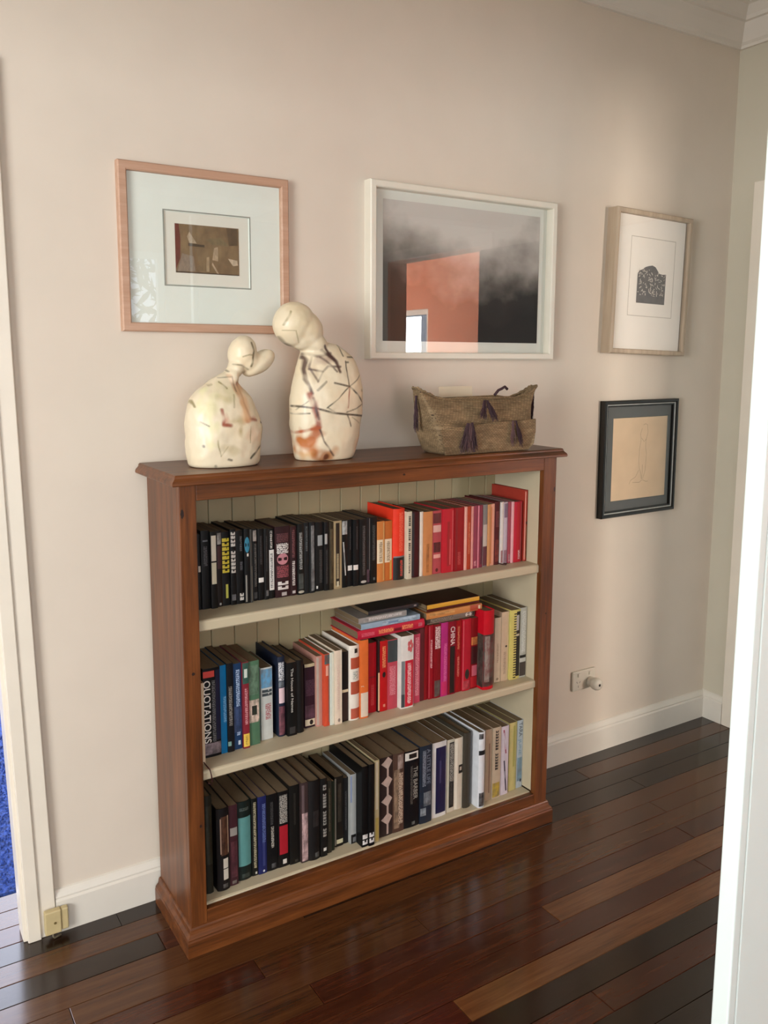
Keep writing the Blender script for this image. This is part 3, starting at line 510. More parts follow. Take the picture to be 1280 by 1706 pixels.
 (1, 0.5922, 0.6165, -0.2026, 0.4702, 0.2078, 'p', '#ad1518', 'red book with orange title and black dot under stacked books', [('T', 0.3, 0.75, 0.62, 0.92, '#d98a5a'), ('O', 0.3, 0.75, 0.48, 0.56, '#1d1010'), ('L', 0.4, 0.7, 0.06, 0.1, '#d07a66')]),
 (1, 0.6173, 0.6508, -0.2026, 0.4706, 0.2057, 'p', '#b0404e', 'rose book with dark slate head under the crimson lying book', [('L', 0.02, 1.0, 0.68, 0.99, '#323a3c'), ('T', 0.2, 0.8, 0.2, 0.62, '#cc7a84')]),
 (1, 0.6514, 0.6937, -0.2216, 0.4712, 0.2149, 'p', '#d3d0ca', 'white book with red flower and crimson lower spine on middle shelf', [('L', 0.3, 0.98, 0.02, 0.66, '#b8182f'), ('T', 0.5, 0.8, 0.06, 0.62, '#e2b8ba', '#b8182f'), ('P', 0.02, 0.28, 0.2, 0.66, '#6d7278'), ('L', 0.02, 0.28, 0.02, 0.2, '#3a4044'), ('F', 0.45, 0.98, 0.76, 0.95, '#c25a5e')]),
 (1, 0.7060, 0.7275, -0.2050, 0.4716, 0.2072, 'p', '#c04862', 'pink book with speckled rose title, right of the white flower book', [('T', 0.2, 0.8, 0.1, 0.95, '#e29aa6')]),
 (1, 0.7283, 0.7440, -0.2029, 0.4718, 0.2191, 'p', '#5a2226', 'dark reddish brown narrow book under right end of crimson lying book', []),
 (1, 0.7448, 0.7570, -0.2022, 0.4720, 0.2270, 'p', '#7d0e17', 'narrow dark crimson book left of the one with white vertical title', []),
 (1, 0.7576, 0.7740, -0.2060, 0.4722, 0.2256, 'p', '#8f1220', 'dark crimson book with slim pale pink vertical title on middle shelf', [('T', 0.35, 0.75, 0.42, 0.8, '#d8a0a4'), ('L', 0.05, 0.2, 0.02, 0.98, '#a84048')]),
 (1, 0.7746, 0.7990, -0.2090, 0.4725, 0.2245, 'p', '#7a0e18', 'dark red book with large white title blocks on the middle shelf', [('T', 0.15, 0.92, 0.67, 0.97, '#d8c4c2'), ('P', 0.1, 0.95, 0.02, 0.24, '#5a5450')]),
 (1, 0.7996, 0.8238, -0.2096, 0.4728, 0.2257, 'p', '#a82a70', 'magenta book left of the black and red country history', [('T', 0.4, 0.85, 0.2, 0.72, '#d0609a'), ('L', 0.1, 0.9, 0.02, 0.2, '#b5245c')]),
 (1, 0.8244, 0.8529, -0.2104, 0.4732, 0.2250, 'p', '#7a0f22', 'red book with black lower spine and white CHINA lettering', [('L', 0.25, 0.85, 0.02, 0.66, '#120708'), ('W', 0.3, 0.85, 0.68, 0.93, '#d9c9c6', 'CHINA')]),
 (1, 0.8537, 0.8770, -0.2076, 0.4735, 0.2228, 'p', '#8d0f16', 'crimson book with two thin orange titles right of the CHINA book', [('T', 0.3, 0.6, 0.6, 0.92, '#c06a4c'), ('T', 0.3, 0.6, 0.22, 0.5, '#c06a5c')]),
 (1, 0.8776, 0.9076, -0.2125, 0.4739, 0.2236, 'p', '#a8182a', 'bright red book with dark oval picture low on its spine', [('O', 0.3, 0.85, 0.16, 0.3, '#22201c'), ('P', 0.1, 0.9, 0.02, 0.14, '#b8404c'), ('L', 0.02, 0.12, 0.02, 0.98, '#c2505a')]),
 (1, 0.9084, 0.9348, -0.2107, 0.4742, 0.2213, 'p', '#7d1016', 'red book with orange patch and pink foot label beside the big photo book', [('P', 0.1, 0.95, 0.62, 0.73, '#c9763f'), ('L', 0.2, 0.95, 0.18, 0.33, '#c25a6a'), ('L', 0.05, 0.95, 0.02, 0.17, '#a8141f'), ('P', 0.1, 0.95, 0.35, 0.6, '#3a1012')]),
 (1, 0.9354, 0.9747, -0.2427, 0.4747, 0.2467, 'h', '#b3081c', 'thick scarlet hardback with dark photographic lower spine, tallest on the middle shelf', [('C', 0.0, 1.0, 0.03, 0.7, '#4a423c'), ('P', 0.0, 1.0, 0.04, 0.7, '#3a332e'), ('P', 0.1, 0.5, 0.1, 0.68, '#8a8078'), ('P', 0.5, 0.95, 0.15, 0.6, '#5a5048')]),
 (1, 1.0008, 1.0247, -0.2123, 0.4754, 0.2062, 'p', '#c9bda6', 'slim cream book right of the thick scarlet hardback', [('T', 0.35, 0.6, 0.3, 0.6, '#a0927c'), ('O', 0.3, 0.7, 0.03, 0.07, '#8d7f6a')]),
 (1, 1.0255, 1.0554, -0.2144, 0.4758, 0.2207, 'p', '#c2ad93', 'beige book with one small black dot on its spine', [('O', 0.5, 0.75, 0.485, 0.515, '#1a1512'), ('T', 0.3, 0.6, 0.1, 0.42, '#9a8672'), ('L', 0.8, 0.98, 0.02, 0.98, '#cdbf92')]),
 (1, 1.0560, 1.0933, -0.2226, 0.4762, 0.2234, 'p', '#c2b768', 'yellow edged book with black ornamental spine on the middle shelf', [('K', 0.3, 0.98, 0.02, 0.97, '#15110f'), ('L', 0.55, 0.85, 0.7, 0.92, '#a8a4a0'), ('L', 0.55, 0.9, 0.62, 0.65, '#b8b09a')]),
 (1, 1.0941, 1.1209, -0.2216, 0.4766, 0.2249, 'p', '#b8b6ac', 'grey white book with dark foot, rightmost on the middle shelf', [('L', 0.03, 0.95, 0.02, 0.22, '#4a403c'), ('L', 0.03, 0.95, 0.22, 0.28, '#c9c6be'), ('L', 0.03, 0.95, 0.28, 0.32, '#1a1816'), ('T', 0.25, 0.8, 0.36, 0.95, '#d8d6d0')]),
 (2, 0.0593, 0.0785, -0.2241, 0.1087, 0.2647, 'h', '#23221a', 'dark olive hardback set back at the left end of the bottom shelf', [('P', 0.1, 0.9, 0.3, 0.9, '#2b2b1e')]),
 (2, 0.0875, 0.1216, -0.2307, 0.1086, 0.2243, 'h', '#120d0e', 'black hardback with brown patterned panel and two white labels, bottom shelf', [('P', 0.3, 0.95, 0.43, 0.9, '#5a3a2a'), ('L', 0.25, 0.33, 0.45, 0.88, '#a88a76'), ('L', 0.85, 0.93, 0.45, 0.9, '#a89078'), ('L', 0.45, 0.85, 0.27, 0.39, '#cdc8ba'), ('L', 0.45, 0.85, 0.13, 0.26, '#cdc8ba'), ('P', 0.4, 0.8, 0.03, 0.08, '#6a6664')]),
 (2, 0.1224, 0.1463, -0.2229, 0.1084, 0.2217, 'p', '#3d2026', 'maroon book with grey band left of the turquoise panelled one', [('L', 0.15, 0.95, 0.62, 0.72, '#8f8a84'), ('P', 0.2, 0.9, 0.1, 0.55, '#5a3038'), ('P', 0.3, 0.8, 0.02, 0.06, '#7a746e')]),
 (2, 0.1471, 0.1888, -0.2163, 0.1083, 0.2190, 'h', '#0f1a17', 'black green hardback with large turquoise spine panel on the bottom shelf', [('P', 0.12, 0.95, 0.18, 0.8, '#4f8482'), ('L', 0.12, 0.95, 0.18, 0.8, '#558a88'), ('T', 0.2, 0.8, 0.88, 0.92, '#46524e'), ('P', 0.3, 0.8, 0.03, 0.08, '#3d4a46')]),
 (2, 0.1896, 0.2063, -0.2133, 0.1082, 0.2174, 'p', '#121310', 'black book with thin cream vertical title right of turquoise panelled hardback', [('T', 0.3, 0.75, 0.1, 0.95, '#a8a084'), ('L', 0.5, 0.8, 0.02, 0.05, '#c2c0b4')]),
 (2, 0.2069, 0.2305, -0.2159, 0.1081, 0.2182, 'p', '#1b2152', 'navy blue book with pale foot mark on the bottom shelf', [('T', 0.5, 0.9, 0.4, 0.9, '#5a6a9a'), ('O', 0.5, 0.75, 0.02, 0.05, '#c2c8d4'), ('L', 0.5, 0.8, 0.1, 0.4, '#2d3568')]),
 (2, 0.2313, 0.2634, -0.2150, 0.1080, 0.2164, 'p', '#0c0c0e', 'plain black book with a thin white lower title on the bottom shelf', [('T', 0.4, 0.65, 0.3, 0.58, '#a8a49a'), ('T', 0.35, 0.6, 0.6, 0.9, '#3a3a3a'), ('P', 0.4, 0.8, 0.03, 0.09, '#55565a')]),
 (2, 0.2642, 0.2964, -0.2159, 0.1079, 0.2162, 'p', '#0d0c0d', 'black book with white script above a red spine panel', [('T', 0.15, 0.85, 0.58, 0.95, '#a29e96'), ('L', 0.12, 0.88, 0.17, 0.55, '#9c1424'), ('L', 0.4, 0.75, 0.04, 0.1, '#c9c5be')]),
 (2, 0.2970, 0.3268, -0.2193, 0.1078, 0.2261, 'p', '#12110f', 'wide black book right of the red panelled one on bottom shelf', [('T', 0.4, 0.6, 0.5, 0.9, '#26241f'), ('P', 0.5, 0.8, 0.02, 0.05, '#45423c')]),
 (2, 0.3274, 0.3482, -0.2278, 0.1076, 0.2301, 'p', '#3a2c2c', 'dark book with pale pink lower spine on the bottom shelf', [('P', 0.1, 0.95, 0.02, 0.62, '#c2a4a4'), ('L', 0.1, 0.45, 0.62, 0.97, '#5a4a4c')]),
 (2, 0.3488, 0.3844, -0.2321, 0.1076, 0.2296, 'h', '#120f0f', 'thick black hardback right of the pale pink spine', [('P', 0.35, 0.85, 0.42, 0.62, '#2d2929'), ('P', 0.5, 0.85, 0.03, 0.09, '#6a6a6a')]),
 (2, 0.3852, 0.4054, -0.2303, 0.1074, 0.2278, 'p', '#141312', 'black book with spaced white vertical capitals on the bottom shelf', [('B', 0.35, 0.85, 0.25, 0.92, '#8d8a84'), ('L', 0.4, 0.85, 0.07, 0.11, '#c9c6c0')]),
 (2, 0.4105, 0.4234, -0.2226, 0.1073, 0.2120, 'p', '#2d2a22', 'narrow dark olive book left of the deep green one', [('T', 0.3, 0.6, 0.3, 0.9, '#57513f')]),
 (2, 0.4242, 0.4351, -0.2176, 0.1073, 0.2042, 'p', '#1c261c', 'narrow deep green book with plain spine on the bottom shelf', []),
 (2, 0.4414, 0.4685, -0.2080, 0.1072, 0.2076, 'p', '#181612', 'black paperback with pale left edge and cream foot label', [('L', 0.0, 0.16, 0.02, 0.98, '#77756a'), ('L', 0.2, 0.95, 0.04, 0.1, '#c2bf9e'), ('P', 0.35, 0.75, 0.35, 0.9, '#3a352c')]),
 (2, 0.4693, 0.4861, -0.2046, 0.1071, 0.1965, 'p', '#131315', 'narrow black book left of the white spined one on bottom shelf', [('T', 0.4, 0.7, 0.2, 0.8, '#3f3d3d')]),
 (2, 0.4869, 0.5052, -0.2166, 0.1070, 0.2072, 'p', '#9ea09e', 'grey white spined book with blue tinted cover and black foot', [('L', 0.1, 0.95, 0.0, 0.13, '#121212'), ('L', 0.0, 0.25, 0.6, 0.98, '#7a86a4'), ('P', 0.4, 0.9, 0.02, 0.09, '#77777a')]),
 (2, 0.5058, 0.5249, -0.2485, 0.1070, 0.2387, 'p', '#0a0a0b', 'tall black book with white foot label, left one of a pair', [('B', 0.1, 0.95, 0.02, 0.16, '#d0cecb')]),
 (2, 0.5255, 0.5432, -0.2529, 0.1069, 0.2420, 'p', '#0c0b0c', 'tall black book with white foot label, right one of a pair', [('B', 0.1, 0.95, 0.03, 0.17, '#cfcdca')]),
 (2, 0.5488, 0.5638, -0.2454, 0.1068, 0.2455, 'p', '#a89a76', 'thin golden cream book between the black pair and the brown teardrop spine', [('L', 0.2, 0.7, 0.4, 0.98, '#bdb198'), ('L', 0.2, 0.9, 0.02, 0.3, '#a08d4c')]),
 (2, 0.5727, 0.6173, -0.2327, 0.1067, 0.2394, 'p', '#2d2220', 'dark brown book with pale diamond drops down its spine', [('D', 0.05, 0.95, 0.03, 0.97, '#ad9a90')]),
 (2, 0.6181, 0.6566, -0.2327, 0.1065, 0.2398, 'p', '#4a352c', 'brown photographic spine with pale lettering on the bottom shelf', [('P', 0.1, 0.6, 0.05, 0.8, '#8f7862'), ('T', 0.5, 0.9, 0.1, 0.75, '#c2b09a'), ('P', 0.4, 0.9, 0.8, 0.98, '#a08f86')]),
 (2, 0.6574, 0.7112, -0.2319, 0.1064, 0.2367, 'p', '#0b0c10', 'broad black book with white square badge at its head', [('L', 0.06, 0.9, 0.88, 0.98, '#cfccc4'), ('P', 0.3, 0.8, 0.9, 0.96, '#1a1a1a'), ('W', 0.6, 0.86, 0.36, 0.78, '#98958c', 'THE BARBER'), ('T', 0.4, 0.55, 0.3, 0.8, '#4c4a46'), ('P', 0.5, 0.7, 0.03, 0.07, '#7d8280')]),
 (2, 0.7120, 0.7536, -0.2344, 0.1062, 0.2408, 'p', '#202835', 'slate blue book with grey figure photograph on the bottom shelf', [('T', 0.2, 0.48, 0.48, 0.94, '#7a808c'), ('W', 0.56, 0.86, 0.5, 0.95, '#6c7280', 'A LITTLE LIFE'), ('P', 0.3, 0.95, 0.22, 0.4, '#7a828a'), ('P', 0.05, 0.5, 0.1, 0.2, '#8a949c')]),
 (2, 0.7604, 0.8116, -0.2276, 0.1060, 0.2364, 'p', '#c6c6c4', 'white book with large navy blue spine panel on the bottom shelf', [('L', 0.24, 0.97, 0.05, 0.93, '#12143c'), ('L', 0.5, 0.62, 0.45, 0.75, '#37365c')]),
 (2, 0.8172, 0.8449, -0.2228, 0.1058, 0.2313, 'p', '#b7b4a4', 'white edged book with grey lettering on black spine, near navy panel', [('L', 0.3, 0.95, 0.06, 0.96, '#1a1a19'), ('T', 0.38, 0.9, 0.42, 0.94, '#9a9890', '#1a1a19'), ('T', 0.45, 0.75, 0.1, 0.4, '#454440', '#1a1a19')]),
 (2, 0.8457, 0.8772, -0.2219, 0.1056, 0.2290, 'p', '#c4bcab', 'cream book with one small black square on its spine', [('L', 0.5, 0.98, 0.5, 0.62, '#191714'), ('L', 0.62, 0.88, 0.54, 0.59, '#a89f90'), ('L', 0.05, 0.35, 0.01, 0.99, '#d4cfc0')]),
 (2, 0.8778, 0.9034, -0.2299, 0.1055, 0.2412, 'h', '#3a352c', 'dark olive grey book left of the white book with black band', []),
 (2, 0.9161, 0.9397, -0.2533, 0.1054, 0.2434, 'h', '#cfd3d8', 'white book with curved black band and small black figure, bottom shelf', [('L', 0.0, 1.0, 0.7, 0.76, '#121316'), ('P', 0.0, 0.6, 0.91, 0.98, '#1a1a1c'), ('P', 0.1, 0.9, 0.02, 0.2, '#1d1c1c')]),
 (2, 0.9617, 0.9869, -0.2273, 0.1052, 0.2318, 'p', '#a6947f', 'beige book with thin brown vertical stripe on the bottom shelf', [('L', 0.5, 0.68, 0.1, 0.8, '#7a6252')]),
 (2, 0.9875, 1.0197, -0.2309, 0.1051, 0.2328, 'p', '#b3a48e', 'beige book with black lettering and yellow foot on the bottom shelf', [('B', 0.3, 0.65, 0.4, 0.96, '#241f1b'), ('P', 0.05, 0.9, 0.02, 0.22, '#b39a3c')]),
 (2, 1.0205, 1.0544, -0.2268, 0.1050, 0.2268, 'p', '#c2bac4', 'pale lilac white book with crimson scribble on the bottom shelf', [('/', 0.3, 0.75, 0.6, 0.95, '#8d4458'), ('/', 0.4, 0.85, 0.05, 0.5, '#3a3444')]),
 (2, 1.0626, 1.0942, -0.2198, 0.1048, 0.2270, 'p', '#b5ab72', 'pale yellow olive book second from right on the bottom shelf', [('L', 0.5, 0.75, 0.35, 0.95, '#9a9450')]),
 (2, 1.0950, 1.1225, -0.2168, 0.1047, 0.2265, 'p', '#b4bec6', 'white and blue book rightmost on the bottom shelf', [('W', 0.35, 0.85, 0.76, 0.97, '#5a6068', 'TARA'), ('P', 0.2, 0.9, 0.1, 0.45, '#7d9cb0'), ('W', 0.35, 0.85, 0.48, 0.72, '#7d9cb0', 'JUNE'), ('O', 0.6, 0.85, 0.08, 0.13, '#1a2238')]),
]
RGRP = {0: 'books standing on the top shelf', 1: 'books standing on the middle shelf', 2: 'books standing on the bottom shelf'}
TOPS = []
BK = []
for r, x0, x1, y, z, h, kind, cover, label, decals in BOOKS:
    d = min(-y-.0485, h*.80)
    BK.append(book(kind, cover, label, decals, x0, y, z, x1-x0, d, h, None, RGRP[r])); TOPS.append((r, x0, x1, z+h))
# books lying on top of the middle row: (x0, length, y, depth, ztop, thickness)
def lying(kind, cover, label, decals, x0, x1, y, d, z0, z1):
    return book(kind, cover, label, decals, x0, y, z1, z1-z0, d, x1-x0, True, 'books lying across the middle row')
za = max(t[3] for t in TOPS if t[0] == 1 and t[2] > .515 and t[1] < .738)+.0006
zb = max(t[3] for t in TOPS if t[0] == 1 and t[2] > .75 and t[1] < .93)+.0006
H1 = lying('h', '#b51f38', 'thick crimson book lying flat with orange title on its spine', [('T', .25, .7, .30, .52, '#e0925c'), ('L', .4, .72, .53, .64, '#6d0f1c'), ('T', .25, .7, .65, .82, '#e0925c'), ('T', .3, .7, .05, .24, '#cc5a6c'), ('P', .3, .7, .90, .96, '#cf6a7a')], .514, .737, -.212, .158, za, za+.0260)
lying('p', '#8fa3b4', 'light blue book lying on the thick crimson one', [('P', .1, .9, .35, .95, '#a9bccb'), ('L', .3, .7, .45, .62, '#6d84a0')], .527, .724, -.207, .150, za+.0265, za+.0420)
lying('p', '#8d8a86', 'pale grey book lying on the light blue one, foot of its spine worn', [('P', .1, .9, .1, .6, '#a6a19c'), ('T', .2, .7, .2, .9, '#c2bebb')], .523, .682, -.200, .140, za+.0425, za+.0580)
lying('p', '#2d2b2e', 'dark charcoal book topmost on the left lying pile', [('O', .3, .7, .90, .96, '#8d8a88')], .56, .730, -.190, .120, za+.0585, za+.0695)
lying('p', '#3a342f', 'grey black book at the bottom of the right lying pile', [('T', .15, .8, .08, .55, '#85796c'), ('L', .05, .95, .55, .95, '#6d6058'), ('O', .1, .95, .80, .93, '#c9c2ba'), ('L', .82, .98, .02, .98, '#85705f')], .749, .927, -.203, .148, zb, zb+.0165)
lying('p', '#c08048', 'light orange book in the middle of the right lying pile', [('L', .02, .9, .78, .98, '#a0452c'), ('L', .2, .8, .93, .97, '#d6bfa0'), ('P', .1, .6, .05, .5, '#cf9a5c')], .746, .950, -.208, .150, zb+.0170, zb+.0360)
lying('p', '#4a1612', 'thin dark red book sandwiched under the mustard spined one', [], .752, .945, -.201, .145, zb+.0365, zb+.0455)
lying('p', '#3a1c14', 'dark covered book with mustard yellow spine topmost on the right lying pile', [('L', .08, .95, .01, .99, '#cf9a30')], .747, .943, -.206, .150, zb+.0460, zb+.0600)
# ribbon markers
def tube(name, pts, r, mat, parent=None, seg=8, smooth=True):
    rings = []
    pts = [Vector(p) for p in pts]
    for i, p in enumerate(pts):
        t = (pts[min(i+1, len(pts)-1)]-pts[max(i-1, 0)]).normalized()
        a = t.cross(Vector((0, 0, 1)) if abs(t.z) < .9 else Vector((1, 0, 0))).normalized(); bb = t.cross(a)
        rr = r[i] if isinstance(r, (list, tuple)) else r
        rings.append([p+rr*(a*math.cos(2*math.pi*k/seg)+bb*math.sin(2*math.pi*k/seg)) for k in range(seg)])
    V, F = loft(rings); return pyobj(name, V, F, mat, parent, smooth)
M_rib = plain('#3a0d12', .6, .1, 60, key='ribbon_red')
rb = [b for b in BK if 'trailing ribbon' in b['label']][0]
tube('ribbon', [(.018, .004, .003), (.022, -.012, .002), (.028, -.020, .002), (.036, -.014, .002), (.040, -.006, .002), (.034, -.003, .002)], .0016, M_rib, rb, 6)
rb = [b for b in BK if 'dangling red ribbon' in b['label']][0]
tube('ribbon', [(.003, .002, .004), (.003, -.020, .003), (.004, -.039, .001), (.006, -.0425, -.012), (.008, -.0425, -.028), (.004, -.0425, -.036), (-.002, -.0425, -.030)], .0016, M_rib, rb, 6)

# ---------------------------------------------------------------- framed pictures
def frame_obj(x0, x1, z0, z1, depth, rail, lip, mat, name='frame', parent=None, chamfer=.003):
    """mitred frame with square section, coordinates local (y=0 is the wall, -depth the front)"""
    bm = bmesh.new()
    prof = [(0, 0), (0, -depth+chamfer), (chamfer, -depth), (rail-chamfer, -depth), (rail, -depth+chamfer), (rail, -lip), (rail, 0)]
    rings = []
    for u, y in prof: rings.append([bm.verts.new(p) for p in ((x0+u, y, z0+u), (x1-u, y, z0+u), (x1-u, y, z1-u), (x0+u, y, z1-u))])
    n = len(prof)
    for i in range(n):
        a, b = rings[i], rings[(i+1) % n]
        for k in range(4): bm.faces.new((a[k], a[(k+1) % 4], b[(k+1) % 4], b[k]))
    return obj(name, bm, mat, parent)
def matboard(ox0, ox1, oz0, oz1, ix0, ix1, iz0, iz1, y, mat, parent, th=.0016, name='mat_board'):
    bm = bmesh.new(); R = []
    for yy, b in ((y, .0), (y+th, .0)):
        R.append([bm.verts.new(p) for p in ((ox0, yy, oz0), (ox1, yy, oz0), (ox1, yy, oz1), (ox0, yy, oz1))])
        g = 0 if yy == y else th
        R.append([bm.verts.new(p) for p in ((ix0+g, yy, iz0+g), (ix1-g, yy, iz0+g), (ix1-g, yy, iz1-g), (ix0+g, yy, iz1-g))])
    for a, b in ((0, 1), (2, 3), (0, 2), (1, 3)):
        for k in range(4): bm.faces.new((R[a][k], R[a][(k+1) % 4], R[b][(k+1) % 4], R[b][k]))
    return obj(name, bm, mat, parent)
def sheet(name, x0, x1, z0, z1, y, mat, parent, th=.0006): return boxo(name, x0, x1, y, y+th, z0, z1, mat, parent)
def pane(name, x0, x1, z0, z1, y, parent): return pyobj(name, [(x0, y, z0), (x1, y, z0), (x1, y, z1), (x0, y, z1)], [(0, 1, 2, 3)], glass_mat(), parent)
def poly(name, pts, y, mat, parent): return pyobj(name, [(x, y, z) for x, z in pts], [tuple(range(len(pts)))], mat, parent)
def picture(label, cx, cz, rot=0, name='framed_picture'):
    r = empty(name, (cx, 0, cz)); r.rotation_euler = (0, rot, 0); tag(r, label, 'picture', 'framed pictures hung on the cream wall'); return r
# 1: abstract etching, pale pink-brown timber frame
p = picture('small brown abstract print in a wide white mount and pinkish timber frame', .184, 1.7335); cx, cz = .184, 1.7335
L = lambda x: x-cx
frame_obj(-.227, .227, -.2035, .2035, .022, .022, .012, wood('ash_frame', '#b08b72', '#b8937a', '#c29f88', 0, .5), parent=p)
M_mount = plain('#dfe6dd', .8, .01, 20, key='mount_white'); M_mount2 = plain('#dcdccf', .8, .01, 20, key='mount_inner')
matboard(-.206, .206, -.183, .183, L(.070), L(.303), 1.647-cz, 1.8315-cz, -.0075, M_mount, p, .0035)
sheet('inner_mount', -.206, .206, -.183, .183, -.0036, M_mount2, p)
matboard(L(.0685), L(.3045), 1.6455-cz, 1.833-cz, L(.0712), L(.3018), 1.6482-cz, 1.8303-cz, -.0079, plain('#8d9288', .7, .05, 40), p, .0003, 'mount_line')  # grey line paints in the shadow at the mount's bevel
M_et = picture_mat('etching', '#6a5237', '#86704e', 45, .2)
pr = sheet('print', L(.100), L(.272), 1.680-cz, 1.801-cz, -.0046, M_et, p)
def q(pts, col): poly('print_shape', [(.100-cx+.172*a, 1.680-cz+.121*b) for a, b in pts], -.00475, picture_mat('et_'+col, col, tuple(c*.75 for c in lin(col)), 120), pr)
q([(0, .05), (.07, .3), (.08, .7), (.06, 1), (0, 1)], '#6b2a1e'); q([(.02, .02), (.3, .05), (.28, .35), (.1, .4)], '#8a7a68'); q([(.18, .75), (.22, .85), (.33, .62), (.22, .62)], '#b5a184')
q([(.57, .3), (.6, .55), (.66, .58), (.66, .28)], '#b09a7c'); q([(.47, .05), (.48, .35), (.52, .36), (.52, .05)], '#a5906f'); q([(.57, .25), (.67, .02), (.64, .02), (.56, .2)], '#bca588')
q([(.82, .35), (.9, .2), (.98, .22), (.97, .32)], '#c2b096'); q([(.48, .72), (.72, .78), (.85, .6), (.55, .62)], '#7a6a4a'); q([(.84, .62), (.98, .64), (.98, .99), (.80, .99)], '#5d4830'); q([(.2, .62), (.45, .6), (.45, .55), (.2, .56)], '#4c3a26'); q([(.0, 0), (1, 0), (1, .02), (0, .03)], '#4a3622')
pane('glass', -.206, .206, -.183, .183, -.0125, p)
# 2: grey cloud picture, white box frame
cx, cz = 1.0165, 1.7155
p = picture('large dark grey cloud picture in a white box frame', cx, cz)
M_wf = plain('#ddd8c9', .45, .02, 20, key='white_frame')
frame_obj(-.3565, .3565, -.2515, .2515, .036, .020, .012, M_wf, parent=p)
sheet('mount', -.338, .338, -.233, .233, -.006, plain('#d6d9d0', .8, .01, 20), p, .004)
m, nt, b = nmat('cloud_picture')
v = coords(nt); sp = node(nt, 'ShaderNodeSeparateXYZ'); nt.links.new(v, sp.inputs[0])
n1 = noisef(nt, coords(nt, (1, 1, 1.2)), 5.5, 5, .5)
# brightness falls from the upper right centre down to black at the foot
gz = node(nt, 'ShaderNodeMapRange'); gz.inputs[1].default_value = -.16; gz.inputs[2].default_value = .16; nt.links.new(sp.outputs[2], gz.inputs[0])
ax = node(nt, 'ShaderNodeMath', operation='SUBTRACT'); nt.links.new(sp.outputs[0], ax.inputs[0]); ax.inputs[1].default_value = .05
ab = node(nt, 'ShaderNodeMath', operation='ABSOLUTE'); nt.links.new(ax.outputs[0], ab.inputs[0])
gx = node(nt, 'ShaderNodeMapRange'); gx.inputs[1].default_value = .0; gx.inputs[2].default_value = .33; gx.inputs[3].default_value = .12; gx.inputs[4].default_value = -.12; nt.links.new(ab.outputs[0], gx.inputs[0])
s1 = node(nt, 'ShaderNodeMath', operation='MULTIPLY_ADD'); nt.links.new(n1, s1.inputs[0]); s1.inputs[1].default_value = .9; s1.inputs[2].default_value = -.45
s2 = node(nt, 'ShaderNodeMath', operation='ADD'); nt.links.new(gz.outputs[0], s2.inputs[0]); nt.links.new(s1.outputs[0], s2.inputs[1])
s3 = node(nt, 'ShaderNodeMath', operation='ADD'); nt.links.new(s2.outputs[0], s3.inputs[0]); nt.links.new(gx.outputs[0], s3.inputs[1])
nt.links.new(ramp(nt, s3.outputs[0], [(.10, '#0f0e0c'), (.36, '#24221f'), (.52, '#5f5b55'), (.72, '#9b968f'), (.95, '#c4c1ba')]), b.inputs['Base Color']); b.inputs['Roughness'].default_value = .7
sheet('print', .719-cx, 1.322-cx, 1.517-cz, 1.922-cz, -.0072, m, p)
pane('glass', -.337, .337, -.232, .232, -.0150, p)
# 3: tree block print, deep pale timber frame, hangs askew
cx, cz = 1.831, 1.7305
p = picture('black tree block print in a deep pale timber frame hanging slightly askew', cx, cz, .026)
frame_obj(-.197, .197, -.2475, .2475, .045, .017, .014, wood('pale_frame', '#a3917c', '#b09e88', '#baa993', 2, .5), parent=p)
sheet('backing', -.181, .181, -.2315, .2315, -.012, plain('#3a2f26', .8, .05, 20), p, .004)
sheet('mount', -.1795, .1735, -.2300, .2300, -.031, plain('#ebe5db', .8, .01, 20), p, .004)
matboard(-.108, .124, -.1135, .1605, -.1063, .1223, -.1118, .1588, -.0314, plain('#b3aa9c', .7, .05, 40), p, .0003, 'mount_line')
M_ink = plain('#5a5552', .7, .2, 60)
tree = [(-.074, -.068), (.074, -.068), (.074, .052), (.055, .050), (.038, .052), (.028, .064), (.016, .076), (.0, .081), (-.02, .077), (-.036, .072), (-.050, .062), (-.066, .056), (-.074, .045)]
pr = poly('print', [(x+.007, z*.9-.006) for x, z in tree], -.0317, M_ink, p)
rng = random.Random(11)
V = []; F = []
for i in range(95):
    x = rng.uniform(-.070, .070); z = rng.uniform(-.040, .066)
    lim = .05 if x > .02 else .056+.02*math.cos((x+.01)*25)
    if z > lim: continue
    a = rng.uniform(0, 6.28); l = rng.uniform(.003, .009); w = rng.uniform(.0009, .0022); s = len(V); ca, sa = math.cos(a), math.sin(a)
    for du, dw in ((-l, -w), (l, -w*.4), (l*.8, w), (-l*.6, w)): V.append((x+.007+du*ca-dw*sa, -.0319, (z+du*sa+dw*ca)*.9-.006))
    F.append((s, s+1, s+2, s+3))
pyobj('leaf_cuts', V, F, plain('#c9c2b6', .7, .1, 60), pr)['kind'] = 'stuff'
pane('glass', -.180, .180, -.2305, .2305, -.0360, p)
# 4: faint sketch, black frame
cx, cz = 1.835, 1.108
p = picture('faint pencil figure sketch in a black frame with dark grey mount', cx, cz, -.006)
M_bf = plain('#0e0d0d', .22, .05, 40, key='black_lacquer')
frame_obj(-.196, .196, -.212, .212, .026, .013, .012, M_bf, parent=p)
frame_obj(-.1832, .1832, -.1992, .1992, .0215, .0045, .012, plain('#c0c0bc', .3, .08, 60, metal=.6, key='silver_slip'), 'silver_slip', p, .0015)
frame_obj(-.1790, .1790, -.1950, .1950, .0185, .006, .010, M_bf, 'inner_frame', p, .001)
matboard(-.174, .174, -.190, .190, 1.700-cx, 1.996-cx, .950-cz, 1.258-cz, -.0085, plain('#4a4b48', .8, .04, 40), p, .003)
sh = sheet('print', -.15, .165, -.172, .165, -.0048, plain('#d6bb97', .8, .05, 14), p)
M_pen = plain('#806448', .8, .05, 60)
